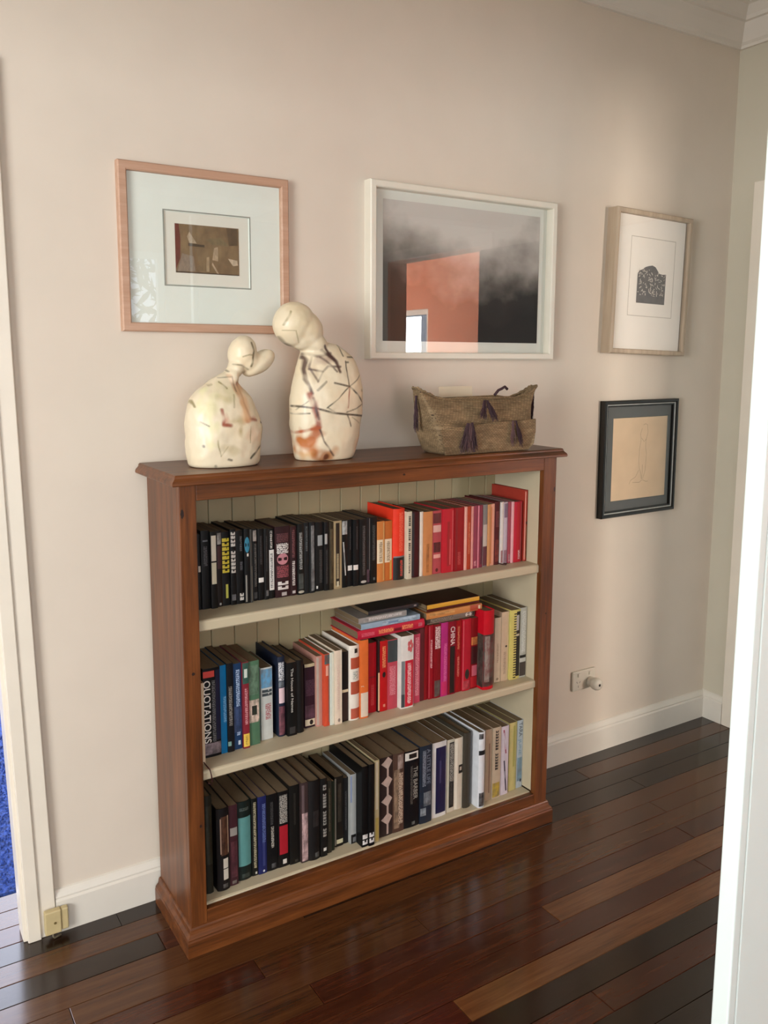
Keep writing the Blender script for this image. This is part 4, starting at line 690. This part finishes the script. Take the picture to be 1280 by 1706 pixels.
def stroke(pts, w=.0011):
    V = []; F = []
    for i, (x, z) in enumerate(pts):
        x2, z2 = pts[min(i+1, len(pts)-1)]; x1, z1 = pts[max(i-1, 0)]; dx, dz = x2-x1, z2-z1; l = math.hypot(dx, dz) or 1
        V += [(x-dz/l*w/2, -.00495, z+dx/l*w/2), (x+dz/l*w/2, -.00495, z-dx/l*w/2)]
        if i: F.append((2*i-2, 2*i-1, 2*i+1, 2*i))
    return pyobj('pencil_line', V, F, M_pen, sh)
for s in ([(.022, .105), (.014, .085), (.018, .06), (.012, .03), (.010, -.01), (.013, -.04), (.022, -.06), (.028, -.085)], [(.050, .115), (.054, .09), (.045, .06), (.044, .035), (.050, .01), (.048, -.03), (.046, -.055), (.034, -.085)],
          [(.028, .118), (.04, .122), (.052, .116)], [(.02, .07), (.035, .055), (.046, .065)], [(.012, -.05), (-.005, -.075), (-.03, -.085), (-.038, -.10)], [(.030, -.088), (.018, -.096), (-.02, -.094)], [(.034, -.088), (.055, -.096), (.064, -.094)], [(.03, -.03), (.031, -.06), (.030, -.084)]): stroke(s)
pane('glass', -.1745, .1745, -.1905, .1905, -.0125, p)

# ---------------------------------------------------------------- ceramic figures
def body_mesh(rings, cy, ratio, ells, voxel, seed, amp):
    """rings (xl, xr, z); ellipsoids (cx, cz, rx, rz, ry, tilt)"""
    n = 40; RR = []
    for xl, xr, z in rings:
        c, w = (xl+xr)/2, (xr-xl)/2; dep = min(w*ratio, .075)
        RR.append([(c+w*math.copysign(abs(math.cos(a))**.9, math.cos(a)), cy+dep*math.copysign(abs(math.sin(a))**.9, math.sin(a)), z) for a in (2*math.pi*i/n for i in range(n))])
    V, F = loft(RR)
    bm = bmesh.new()
    vs = [bm.verts.new(v) for v in V]
    for f in F: bm.faces.new([vs[i] for i in f])
    for (ex, ez, rx, rz, ry, ti, eyo) in ells:
        M = Matrix.Translation((ex, cy+eyo, ez)) @ Matrix.Rotation(ti, 4, 'Y') @ Matrix.Diagonal((rx, ry, rz, 1))
        bmesh.ops.create_uvsphere(bm, u_segments=28, v_segments=18, radius=1, matrix=M)
    me = bpy.data.meshes.new('tmp'); bm.to_mesh(me); bm.free()
    o = bpy.data.objects.new('tmp', me); COL.objects.link(o)
    r = o.modifiers.new('r', 'REMESH'); r.mode = 'VOXEL'; r.voxel_size = voxel
    s = o.modifiers.new('s', 'SMOOTH'); s.iterations = 22; s.factor = .6
    dg = bpy.context.evaluated_depsgraph_get(); ev = o.evaluated_get(dg); out = bpy.data.meshes.new_from_object(ev)
    bpy.data.objects.remove(o); 
    z0 = min(v.co.z for v in out.vertices)
    nn = len(out.vertices); co = np.empty(nn*3); nr = np.empty(nn*3)
    out.vertices.foreach_get('co', co); out.vertices.foreach_get('normal', nr); co = co.reshape(-1, 3); nr = nr.reshape(-1, 3)
    d = np.array([noise.noise(Vector(c)*22+Vector((seed, 0, 0)))*amp+noise.noise(Vector(c)*60+Vector((0, seed, 0)))*amp*.3 for c in co])
    co = co+nr*(d*np.clip((co[:, 2]-z0)/.03, 0, 1))[:, None]; co[:, 2] = np.maximum(co[:, 2], 1.2003)
    out.vertices.foreach_set('co', co.ravel()); out.update()
    return out
def seg_dist(P, a, b):
    a, b = np.array(a), np.array(b); ab = b-a; t = np.clip(((P-a)@ab)/max(ab@ab, 1e-12), 0, 1)
    return np.linalg.norm(P-(a+t[:, None]*ab), axis=1)
def paint(me, cy, base, strokes, blots, seed):
    n = len(me.vertices); co = np.empty(n*3); me.vertices.foreach_get('co', co); co = co.reshape(-1, 3)
    nr = np.empty(n*3); me.vertices.foreach_get('normal', nr); front = np.clip((-nr.reshape(-1, 3)[:, 1]+.35)*3, 0, 1)
    P = co[:, [0, 2]]
    nz = np.array([noise.noise(Vector(c)*45+Vector((seed, 3, 1))) for c in co]); nz2 = np.array([noise.noise(Vector(c)*14+Vector((1, seed, 1))) for c in co])
    Pj = P+np.stack([nz, -nz2], 1)*.0022
    C = np.tile(np.array(lin(base)), (n, 1)); C *= (1+.05*nz2[:, None]); warm = np.array(lin('#e2cda6')); k = np.clip(nz2*.8, 0, .45)[:, None]; C = C*(1-k)+warm*k
    for pts, r, col, st in blots:
        poly_c = np.array(pts); d = np.linalg.norm((Pj-poly_c)/np.array(r), axis=1)
        a = np.clip((1.15-d+nz*.9)*1.2, 0, 1)*st*front; C = C*(1-a[:, None])+np.array(lin(col))*a[:, None]
    for pts, w, col, st in strokes:
        d = np.min([seg_dist(Pj, pts[i], pts[i+1]) for i in range(len(pts)-1)], axis=0)
        a = np.clip(1.5-d/(w*.85), 0, 1)*min(1, st*1.15)*front*np.clip(.9+nz*.9, .3, 1); C = C*(1-a[:, None])+np.array(lin(col))*a[:, None]
    at = me.color_attributes.new('glaze', 'FLOAT_COLOR', 'POINT')
    at.data.foreach_set('color', np.concatenate([C, np.ones((n, 1))], 1).astype(np.float32).ravel())
m_g, nt, b = nmat('crackle_glaze')
an = node(nt, 'ShaderNodeVertexColor'); an.layer_name = 'glaze'; nt.links.new(an.outputs[0], b.inputs['Base Color'])
b.inputs['Roughness'].default_value = .38; bump(nt, b, noisef(nt, coords(nt), 70, 3), .15, .003)
def figure(name, label, FIG, ratio, ells, seed, amp):
    me = body_mesh(FIG['rings'], -.158, ratio, ells, .0021, seed, amp)
    paint(me, -.158, '#ddd0b4', FIG['strokes'], FIG['blots'], seed)
    cx = sum(FIG['rings'][0][:2])/2
    me.transform(Matrix.Translation((-cx, .158, -1.2))); o = finish(name, me, m_g, None, True); o.location = (cx, -.158, 1.2)
    return tag(o, label, 'sculpture', 'crackled ceramic figures on the bookcase')
SMALL = {'rings': [(0.0724, 0.242, 1.2003), (0.0672, 0.2468, 1.2054), (0.0639, 0.2511, 1.2226), (0.0611, 0.2551, 1.2631), (0.0609, 0.2548, 1.2946), (0.0624, 0.2512, 1.3157), (0.0651, 0.2458, 1.3366), (0.0693, 0.238, 1.3533), (0.0761, 0.2291, 1.3679), (0.0849, 0.2168, 1.3804), (0.097, 0.2046, 1.3929), (0.1134, 0.1952, 1.4053), (0.1332, 0.1905, 1.4156), (0.1497, 0.1902, 1.4238), (0.1609, 0.1931, 1.4299), (0.1677, 0.2, 1.4381), (0.1745, 0.2035, 1.4465)], 'strokes': [([(0.1309, 1.3415), (0.132, 1.3248), (0.1326, 1.3061), (0.1501, 1.3033)], 0.00506, '#8c3a22', 0.8), ([(0.1662, 1.4217), (0.1765, 1.3883), (0.1869, 1.3504), (0.1973, 1.3122)], 0.00625, '#b5794c', 0.6), ([(0.1836, 1.4049), (0.1915, 1.3566), (0.2031, 1.3183), (0.2247, 1.3138)], 0.00357, '#8c3a22', 0.6), ([(0.1899, 1.3881), (0.1953, 1.3249)], 0.0134, '#d9b58a', 0.5), ([(0.2045, 1.2213), (0.2279, 1.2404), (0.2455, 1.2525)], 0.00328, '#55503f', 0.85), ([(0.2462, 1.2955), (0.2429, 1.2418)], 0.00149, '#55503f', 0.5), ([(0.243, 1.3067), (0.2534, 1.3064)], 0.00298, '#3d2f22', 0.9), ([(0.1164, 1.2692), (0.1241, 1.2311)], 0.00179, '#8d8158', 0.7), ([(0.1241, 1.2311), (0.1423, 1.2533)], 0.00149, '#8d8158', 0.4), ([(0.0809, 1.3131), (0.0999, 1.3031)], 0.00194, '#55503f', 0.7), ([(0.0738, 1.3635), (0.0755, 1.3491)], 0.00298, '#8d8158', 0.8), ([(0.0857, 1.2565), (0.0861, 1.2548)], 0.00357, '#55503f', 0.9), ([(0.1427, 1.2216), (0.1504, 1.2191)], 0.00328, '#3d2f22', 0.9), ([(0.1121, 1.207), (0.113, 1.2053)], 0.00357, '#55503f', 0.9), ([(0.202, 1.2993), (0.2035, 1.2822), (0.2012, 1.2589)], 0.00149, '#8d8158', 0.7), ([(0.1395, 1.4075), (0.1534, 1.3918)], 0.00238, '#8d8158', 0.8), ([(0.1133, 1.3996), (0.1198, 1.4015)], 0.00298, '#8d8158', 0.7), ([(0.1397, 1.4178), (0.1706, 1.4206), (0.1764, 1.3842)], 0.00179, '#55503f', 0.6), ([(0.2238, 1.5028), (0.2284, 1.482), (0.2253, 1.4653), (0.2215, 1.4443)], 0.00298, '#6d6244', 0.85), ([(0.2006, 1.4672), (0.2164, 1.4725), (0.2277, 1.4715)], 0.00208, '#8d8158', 0.6), ([(0.1801, 1.4496), (0.1979, 1.4465), (0.2157, 1.436)], 0.00208, '#6d6244', 0.7), ([(0.2556, 1.4948), (0.2623, 1.4843)], 0.00238, '#8d8158', 0.6), ([(0.1644, 1.4382), (0.1676, 1.4341)], 0.00298, '#55503f', 0.6), ([(0.1673, 1.376), (0.1622, 1.3469)], 0.00238, '#8d8158', 0.5)], 'blots': [((0.1681, 1.3132), (0.0203, 0.0135), '#a48c58', 0.7), ((0.1743, 1.2877), (0.009, 0.0135), '#a48c58', 0.7), ((0.1532, 1.2443), (0.0248, 0.0135), '#b5a67c', 0.5), ((0.1522, 1.3887), (0.0316, 0.0248), '#cfc79c', 0.5), ((0.189, 1.3462), (0.0135, 0.0384), '#d8a878', 0.5), ((0.1076, 1.3483), (0.0271, 0.0451), '#dcd7b0', 0.5), ((0.1006, 1.3279), (0.0135, 0.0677), '#d8d2a2', 0.6), ((0.2126, 1.2818), (0.0271, 0.0271), '#dfc4a6', 0.6), ((0.1384, 1.3641), (0.0158, 0.0135), '#b9ae7e', 0.6), ((0.1172, 1.3004), (0.0068, 0.0451), '#c9c294', 0.6), ((0.188, 1.4007), (0.0135, 0.0135), '#c08a5c', 0.6), ((0.2065, 1.3161), (0.0135, 0.009), '#b5603e', 0.6), ((0.1373, 1.3184), (0.0113, 0.0135), '#b0583c', 0.55)]}
TALL = {'rings': [(0.3605, 0.5202, 1.2003), (0.3577, 0.5246, 1.2068), (0.3549, 0.531, 1.2207), (0.3501, 0.5392, 1.2561), (0.3454, 0.5462, 1.2963), (0.3447, 0.5494, 1.3309), (0.3468, 0.5506, 1.3627), (0.3505, 0.5494, 1.3891), (0.356, 0.5462, 1.4102), (0.3625, 0.5425, 1.4286), (0.3661, 0.5362, 1.4444), (0.368, 0.529, 1.4575), (0.3705, 0.5182, 1.4706), (0.3746, 0.5028, 1.4823), (0.3805, 0.4875, 1.4913), (0.3893, 0.4754, 1.4991)], 'strokes': [([(0.366, 1.483), (0.3767, 1.4613), (0.3707, 1.4368), (0.3687, 1.411), (0.3794, 1.3771)], 0.00459, '#4a322d', 0.8), ([(0.4126, 1.486), (0.4243, 1.4757), (0.4481, 1.4575), (0.4569, 1.4325)], 0.00495, '#4a322d', 0.8), ([(0.4245, 1.4964), (0.4303, 1.4783), (0.448, 1.4549)], 0.0053, '#4a322d', 0.85), ([(0.4066, 1.4678), (0.4212, 1.4575), (0.4479, 1.4326)], 0.00318, '#4a322d', 0.7), ([(0.38, 1.4368), (0.4092, 1.4309), (0.4241, 1.4444), (0.46, 1.4444)], 0.00318, '#4a322d', 0.7), ([(0.3861, 1.4677), (0.38, 1.4419), (0.3943, 1.4081)], 0.00283, '#4a322d', 0.6), ([(0.3717, 1.4779), (0.4007, 1.4704), (0.4362, 1.4784)], 0.00424, '#4a322d', 0.6), ([(0.4092, 1.4315), (0.3943, 1.4055)], 0.00247, '#4a322d', 0.6), ([(0.4783, 1.4575), (0.4787, 1.4205), (0.4817, 1.3926)], 0.0023, '#3d2f22', 0.8), ([(0.4387, 1.4024), (0.4598, 1.3982), (0.4817, 1.3926)], 0.00283, '#3d2f22', 0.8), ([(0.4817, 1.3926), (0.4475, 1.3627), (0.4144, 1.3397)], 0.00194, '#55503f', 0.8), ([(0.4817, 1.3926), (0.5087, 1.3722), (0.5336, 1.3487), (0.5462, 1.3281)], 0.00265, '#3d2f22', 0.8), ([(0.4817, 1.3926), (0.5088, 1.407), (0.5337, 1.4242)], 0.00177, '#55503f', 0.7), ([(0.4816, 1.3886), (0.4785, 1.362), (0.4762, 1.3394)], 0.00247, '#8c3a22', 0.9), ([(0.4149, 1.4053), (0.3926, 1.3847)], 0.00353, '#55503f', 0.8), ([(0.3456, 1.3428), (0.3878, 1.3391), (0.4292, 1.3274), (0.4716, 1.3221), (0.5086, 1.3183), (0.5462, 1.3131)], 0.003, '#3d2f22', 0.85), ([(0.3454, 1.3233), (0.373, 1.3256)], 0.0023, '#55503f', 0.7), ([(0.4716, 1.3275), (0.5024, 1.3347), (0.5336, 1.3447)], 0.00194, '#55503f', 0.7), ([(0.4746, 1.3194), (0.4868, 1.2894)], 0.00247, '#55503f', 0.8), ([(0.49, 1.3135), (0.521, 1.2962)], 0.00177, '#8d8158', 0.6), ([(0.3704, 1.3565), (0.347, 1.3337)], 0.00159, '#55503f', 0.5), ([(0.4173, 1.3396), (0.4352, 1.3285)], 0.00177, '#55503f', 0.6), ([(0.3735, 1.3746), (0.3834, 1.3431), (0.3891, 1.322), (0.3947, 1.2902)], 0.00778, '#8c3a22', 0.75), ([(0.3807, 1.3641), (0.3877, 1.3325), (0.3934, 1.3113)], 0.00353, '#4a322d', 0.8), ([(0.3961, 1.2875), (0.4077, 1.2525), (0.4166, 1.2414), (0.4375, 1.2135)], 0.00265, '#4a322d', 0.8), ([(0.3492, 1.2762), (0.3725, 1.2831), (0.3961, 1.2875)], 0.00459, '#a4512c', 0.8), ([(0.3083, 1.5179), (0.3235, 1.5029), (0.3531, 1.4893)], 0.00318, '#3d2f22', 0.8), ([(0.3302, 1.5811), (0.3187, 1.5645), (0.3115, 1.548)], 0.00247, '#8d8158', 0.7), ([(0.3394, 1.531), (0.3533, 1.5046)], 0.00159, '#8d8158', 0.6), ([(0.3099, 1.5342), (0.3394, 1.533)], 0.00141, '#8d8158', 0.5), ([(0.4694, 1.4995), (0.4723, 1.4786), (0.4738, 1.4707)], 0.00247, '#55503f', 0.8), ([(0.4874, 1.4681), (0.5166, 1.4669)], 0.00247, '#55503f', 0.8), ([(0.4782, 1.4549), (0.4874, 1.4549)], 0.00283, '#55503f', 0.7), ([(0.5305, 1.3799), (0.5336, 1.3798)], 0.00459, '#8d8158', 0.5)], 'blots': [((0.375, 1.2408), (0.0321, 0.0455), '#b5692f', 0.95), ((0.3871, 1.272), (0.0241, 0.0134), '#a4562a', 0.8), ((0.3689, 1.2173), (0.0161, 0.0161), '#d0a060', 0.7), ((0.496, 1.2809), (0.0375, 0.0321), '#e8ddc0', 0.4), ((0.5335, 1.2384), (0.0107, 0.0428), '#cfae8a', 0.6), ((0.3582, 1.5567), (0.0321, 0.0321), '#d2c39c', 0.5), ((0.3868, 1.537), (0.0268, 0.0321), '#d9c8a4', 0.5), ((0.3849, 1.3509), (0.0107, 0.0161), '#9a5a48', 0.7), ((0.4124, 1.4626), (0.0321, 0.0187), '#8a6a5c', 0.6), ((0.3886, 1.4264), (0.0161, 0.0241), '#b9a588', 0.6), ((0.4074, 1.2152), (0.0295, 0.0214), '#9a5a28', 0.8), ((0.4345, 1.2191), (0.0161, 0.0214), '#b57a44', 0.55), ((0.4163, 1.212), (0.0075, 0.008), '#5a2a14', 0.9), ((0.4006, 1.4548), (0.0161, 0.0161), '#d2c2a8', 0.5)]}
ES = [(0.2131, 1.4777, 0.0365, 0.0426, 0.04, 0.18, 0), (0.2548, 1.4538, 0.0495, 0.0237, 0.036, -0.62, 0), (0.2252, 1.459, 0.0341, 0.0313, 0.036, 0, 0), (0.1933, 1.4423, 0.0197, 0.0291, 0.03, 0.35, 0), (0.1794, 1.4174, 0.0178, 0.027, 0.035, 0.3, 0)]
ET = [(0.381, 1.5395, 0.0535, 0.0485, 0.05, 0.2, 0), (0.3553, 1.5516, 0.0557, 0.0562, 0.052, 0.12, 0), (0.3852, 1.5242, 0.0479, 0.0422, 0.047, 0.2, 0), (0.4069, 1.5014, 0.041, 0.031, 0.045, 0.3, 0), (0.4436, 1.468, 0.0568, 0.0392, 0.048, 0.1, 0)]
figure('ceramic_figure', 'smaller cream ceramic figure with a bent bird like head', SMALL, .72, ES, 3, .0035)
figure('ceramic_figure', 'taller cream ceramic figure with a round tilted head and dark crack lines', TALL, .68, ET, 8, .003)

# ---------------------------------------------------------------- woven bag
m_w, nt, b = nmat('woven_straw')
v = coords(nt)
br = node(nt, 'ShaderNodeTexBrick'); br.inputs['Scale'].default_value = 1; br.inputs['Brick Width'].default_value = .010; br.inputs['Row Height'].default_value = .0042; br.inputs['Mortar Size'].default_value = .0007; br.inputs['Mortar Smooth'].default_value = .6
br.inputs['Color1'].default_value = (*lin('#877154'), 1); br.inputs['Color2'].default_value = (*lin('#9e8869'), 1); br.inputs['Mortar'].default_value = (*lin('#4d3d2a'), 1)
sp = node(nt, 'ShaderNodeSeparateXYZ'); nt.links.new(v, sp.inputs[0]); cb = node(nt, 'ShaderNodeCombineXYZ')
ad = node(nt, 'ShaderNodeMath', operation='ADD'); nt.links.new(sp.outputs[0], ad.inputs[0]); nt.links.new(sp.outputs[1], ad.inputs[1])
nt.links.new(ad.outputs[0], cb.inputs[0]); nt.links.new(sp.outputs[2], cb.inputs[1]); nt.links.new(cb.outputs[0], br.inputs['Vector'])
mx = node(nt, 'ShaderNodeMix', data_type='RGBA', blend_type='MULTIPLY'); mx.inputs[0].default_value = 1; nt.links.new(br.outputs[0], mx.inputs[6])
nt.links.new(ramp(nt, noisef(nt, coords(nt, (1, 1, 3)), 18, 4), [(.3, (.62, .6, .55)), (.7, (1.1, 1.08, 1.02))]), mx.inputs[7]); nt.links.new(mx.outputs[2], b.inputs['Base Color'])
b.inputs['Roughness'].default_value = .8; bump(nt, b, br.outputs['Fac'], -.6, .0015)
BGX, BGY = .93, -.2
bag = empty('woven_bag', (BGX, BGY, 1.2)); tag(bag, 'brown woven straw bag with dark purple tassels on the bookcase', 'bag')
n = 72
def rect_ring(xl, xr, yf, yb, zf, e=.28):
    R = []
    for i in range(n):
        a = 2*math.pi*(i+.5)/n; c, s = math.cos(a), math.sin(a)
        x = (xl+xr)/2+(xr-xl)/2*math.copysign(abs(c)**e, c); y = (yf+yb)/2+(yb-yf)/2*math.copysign(abs(s)**e, s)
        R.append((x-BGX, y-BGY, zf(x, y)-1.2))
    return R
BAGR = [(.765, 1.062, -.262, -.150, 1.2006), (.757, 1.074, -.272, -.142, 1.208), (.745, 1.082, -.277, -.138, 1.235), (.734, 1.087, -.276, -.138, 1.262), (.730, 1.089, -.274, -.139, 1.281), (.730, 1.090, -.266, -.140, 1.284), (.727, 1.093, -.260, -.145, 1.300), (.718, 1.104, -.246, -.158, 1.325), (.708, 1.126, -.230, -.172, 1.348), (.704, 1.140, -.222, -.180, 1.358)]
def zrim(k):
    def f(x, y):
        u = (x-.704)/(.436); e = max(0, abs(2*u-1)-.62)/.38
        return k+.028*e*e*(k-1.2)/.158+(.004*noise.noise(Vector((x*30, y*30, 0))) if k > 1.32 else 0)-.006*math.sin(3.1*u)*(k-1.2)/.158
    return f
outer = [rect_ring(a, c, f, bk, zrim(z)) for a, c, f, bk, z in BAGR]
inner = [rect_ring(a+.004, c-.004, f+.004, bk-.004, (lambda zz: (lambda x, y: zrim(zz)(x, y)))(z)) for a, c, f, bk, z in BAGR[::-1][:-1]]
V, F = loft(outer+inner+[rect_ring(.77, 1.07, -.257, -.155, lambda x, y: 1.206)]); pyobj('bag_body', V, F, m_w, bag, True)
# folded front pocket
pk = [(.760, 1.2015), (.748, 1.225), (.737, 1.262), (.737, 1.272), (.85, 1.283), (.95, 1.288), (1.03, 1.289), (1.078, 1.292), (1.079, 1.255), (1.073, 1.22), (1.060, 1.2015)]
bm = bmesh.new(); A = [bm.verts.new((x-BGX, -.2815-BGY+.011*max(0, (1.215-z)/.015), z-1.2)) for x, z in pk]; B = [bm.verts.new((x-BGX, -.2765-BGY+.011*max(0, (1.215-z)/.015), z-1.2)) for x, z in pk]
bm.faces.new(A); bm.faces.new(B[::-1])
for i in range(len(pk)): j = (i+1) % len(pk); bm.faces.new((A[i], A[j], B[j], B[i]))
obj('front_pocket', bm, m_w, bag)
# braided rim
rim = [Vector(p) for p in outer[-1]]; tube('braided_rim', [p+Vector((0, 0, .0015*math.sin(i*1.9))) for i, p in enumerate(rim+rim[:1])], .0036, m_w, bag, 6)
M_tas = plain('#3a2329', .8, .25, 60, key='tassel_fibre'); M_tas2 = plain('#5a3f3f', .8, .25, 60, key='tassel_fibre_pale')
def tassel(top, spread, length, nst, fwd=0., lean=0., mat=None, seed=1):
    rg = random.Random(seed); V = []; F = []
    for i in range(nst):
        a = rg.uniform(-1, 1); le = length*rg.uniform(.78, 1.05); w = rg.uniform(.0007, .0013); dy = rg.uniform(-.004, .004); pts = []
        for s in range(6):
            t = s/5
            pts.append((top[0]+a*spread*(.12+.88*t**.8)+lean*t+.002*math.sin(9*t+i), top[1]+dy*(.3+t)-fwd*t, top[2]-le*t))
        b0 = len(V)
        for s, (x, y, z) in enumerate(pts):
            ww = w*(1.1-.5*s/5); V += [(x-ww-BGX, y-BGY, z-1.2), (x+ww-BGX, y-BGY, z-1.2), (x-BGX, y-ww*1.6-BGY, z-1.2)]
        for s in range(5):
            q0 = b0+3*s
            for k in range(3): k2 = (k+1) % 3; F.append((q0+k, q0+k2, q0+3+k2, q0+3+k))
    o = pyobj('tassel', V, F, mat or M_tas, bag)
    return o
tassel((0.7039, -0.2050, 1.3646), 0.0081, 0.0989, 28, 0.0000, 0.0015, M_tas, 1)
tassel((1.1339, -0.2050, 1.3668), 0.0081, 0.0915, 34, 0.0000, -0.0092, M_tas, 2)
tassel((0.8932, -0.2720, 1.3505), 0.0125, 0.0513, 40, 0.0160, -0.0183, M_tas, 3)
tassel((0.9008, -0.2720, 1.3503), 0.0125, 0.0586, 44, 0.0160, 0.0176, M_tas, 4)
tassel((0.8226, -0.2880, 1.2892), 0.0125, 0.0824, 24, 0.0000, -0.0146, M_tas, 5)
tassel((0.8374, -0.2880, 1.2902), 0.0103, 0.0806, 34, 0.0000, 0.0110, M_tas, 6)
tassel((0.8300, -0.2878, 1.2877), 0.0201, 0.0787, 40, 0.0000, -0.0037, M_tas2, 7)
tassel((0.9852, -0.2880, 1.2901), 0.0073, 0.0732, 18, 0.0000, 0.0037, M_tas2, 8)
tassel((0.9958, -0.2880, 1.2897), 0.0081, 0.0751, 26, 0.0000, 0.0256, M_tas, 9)
tube('tassel_knot', [(0.9831-BGX+dx, -.232-BGY, 1.3653-1.2+dz) for dx, dz in ((-.022, -.004), (-.008, .010), (.004, .014), (.016, .020), (.026, .012))], .004, M_tas, bag, 6)

card = boxo('cream_card', -.061, .061, -.0012, .0012, 0, .184, plain('#d9ccb2', .7, .02, 20), None, .0004)
card.location = (.908, -.128, 1.2008); card.rotation_euler = (math.radians(-4), 0, 0); tag(card, 'plain cream card standing behind the woven bag', 'card')

# ---------------------------------------------------------------- wall socket with plug, cable box
so = empty('wall_socket', (1.60, 0, .262)); tag(so, 'white double power socket low on the wall, right of the bookcase', 'socket')
M_pl = plain('#d6cfc0', .35, .02, 30, key='socket_plastic'); M_dk = plain('#2a2420', .5, .05, 30, key='socket_dark')
bm = bmesh.new(); box(bm, -.058, .058, -.010, -.0003, -.002, .072, .0035); obj('socket_plate', bm, M_pl, so)
for dx in (-.028, .028):
    bm = bmesh.new(); box(bm, dx-.006, dx+.006, -.0135, -.0095, .050, .064, .002); obj('switch', bm, M_pl, so)
V = []; F = []
for sx, sz, an in ((-.036, .030, .5), (-.022, .030, -.5), (-.029, .014, 0)):
    s = len(V); ca, sa = math.cos(an), math.sin(an)
    for u, w in ((-.001, -.004), (.001, -.004), (.001, .004), (-.001, .004)): V.append((sx+u*ca-w*sa, -.0102, sz+u*sa+w*ca))
    F.append((s, s+1, s+2, s+3))
pyobj('socket_slots', V, F, M_dk, so)
pg = empty('plug', (1.628, -.0102, .286)); tag(pg, 'white plug pushed into the right half of the wall socket', 'plug')
def disc_loft(prof, n=24):
    return loft([[(r*math.cos(2*math.pi*i/n), y, r*math.sin(2*math.pi*i/n)) for i in range(n)] for r, y in prof])
V, F = disc_loft([(.017, 0), (.019, -.003), (.019, -.010), (.016, -.013), (.0155, -.019), (.021, -.022), (.0225, -.028), (.0225, -.040), (.020, -.046), (.014, -.049), (.004, -.050)]); pyobj('plug_body', V, F, M_pl, pg, True)
V, F = disc_loft([(.0048, -.0490), (.0048, -.0512), (.003, -.0512)], 14); pyobj('indicator', V, F, M_dk, pg, True)
jb = empty('cable_box', (-.277, -.0245, .016)); tag(jb, 'small yellowed plastic cable junction box on the skirting by the architrave', 'junction box')
M_y = plain('#bfae82', .42, .05, 30, key='yellowed_plastic')
bm = bmesh.new(); box(bm, -.024, .016, -.018, 0, 0, .062, .003); obj('box_cover', bm, M_y, jb)
bm = bmesh.new(); box(bm, .0164, .034, -.014, .002, .002, .060, .003); obj('box_base', bm, M_y, jb)
V, F = disc_loft([(.0032, -.0178), (.0032, -.0192), (.002, -.0194)], 12); o = pyobj('screw', V, F, plain('#6a5c34', .4, .1, 30), jb, True); o.location = (.0, 0, .030)
tag(tube('cable', [(-.283, -.036, .0165), (-.2825, -.0375, .008), (-.279, -.0375, .0032), (-.272, -.0345, .0030), (-.262, -.031, .0030)], .0022, plain('#6d6450', .5, .05, 30)), 'short thin grey cable dropping from the junction box', 'cable')

# ---------------------------------------------------------------- garden shrub seen only in reflections
gs = empty('leafy_shrub', (1.45, -5.6, 0)); tag(gs, 'leafy green shrub outside the rear window', 'shrub')
V = []; F = []; rng = random.Random(5)
for i in range(420):
    x, y, z = max(-.5, min(.5, rng.gauss(0, .3))), rng.gauss(0, .15), rng.uniform(.8, 2.35)
    a = rng.uniform(0, 6.28); l = rng.uniform(.06, .13); w = l*.22; s = len(V); ca, sa = math.cos(a), math.sin(a)
    for u, q2 in ((-l, 0), (0, w), (l, 0), (0, -w)): V.append((x+u*ca-q2*sa, y+rng.uniform(-.03, .03), z+u*sa+q2*ca))
    F.append((s, s+1, s+2, s+3))
pyobj('foliage', V, F, plain('#24451c', .6, .3, 10), gs)['kind'] = 'stuff'
tube('stem', [(0, 0, -.1), (.02, 0, 1.0), (-.03, 0, 1.9)], .02, plain('#4a3a28', .8, .1, 20), gs)
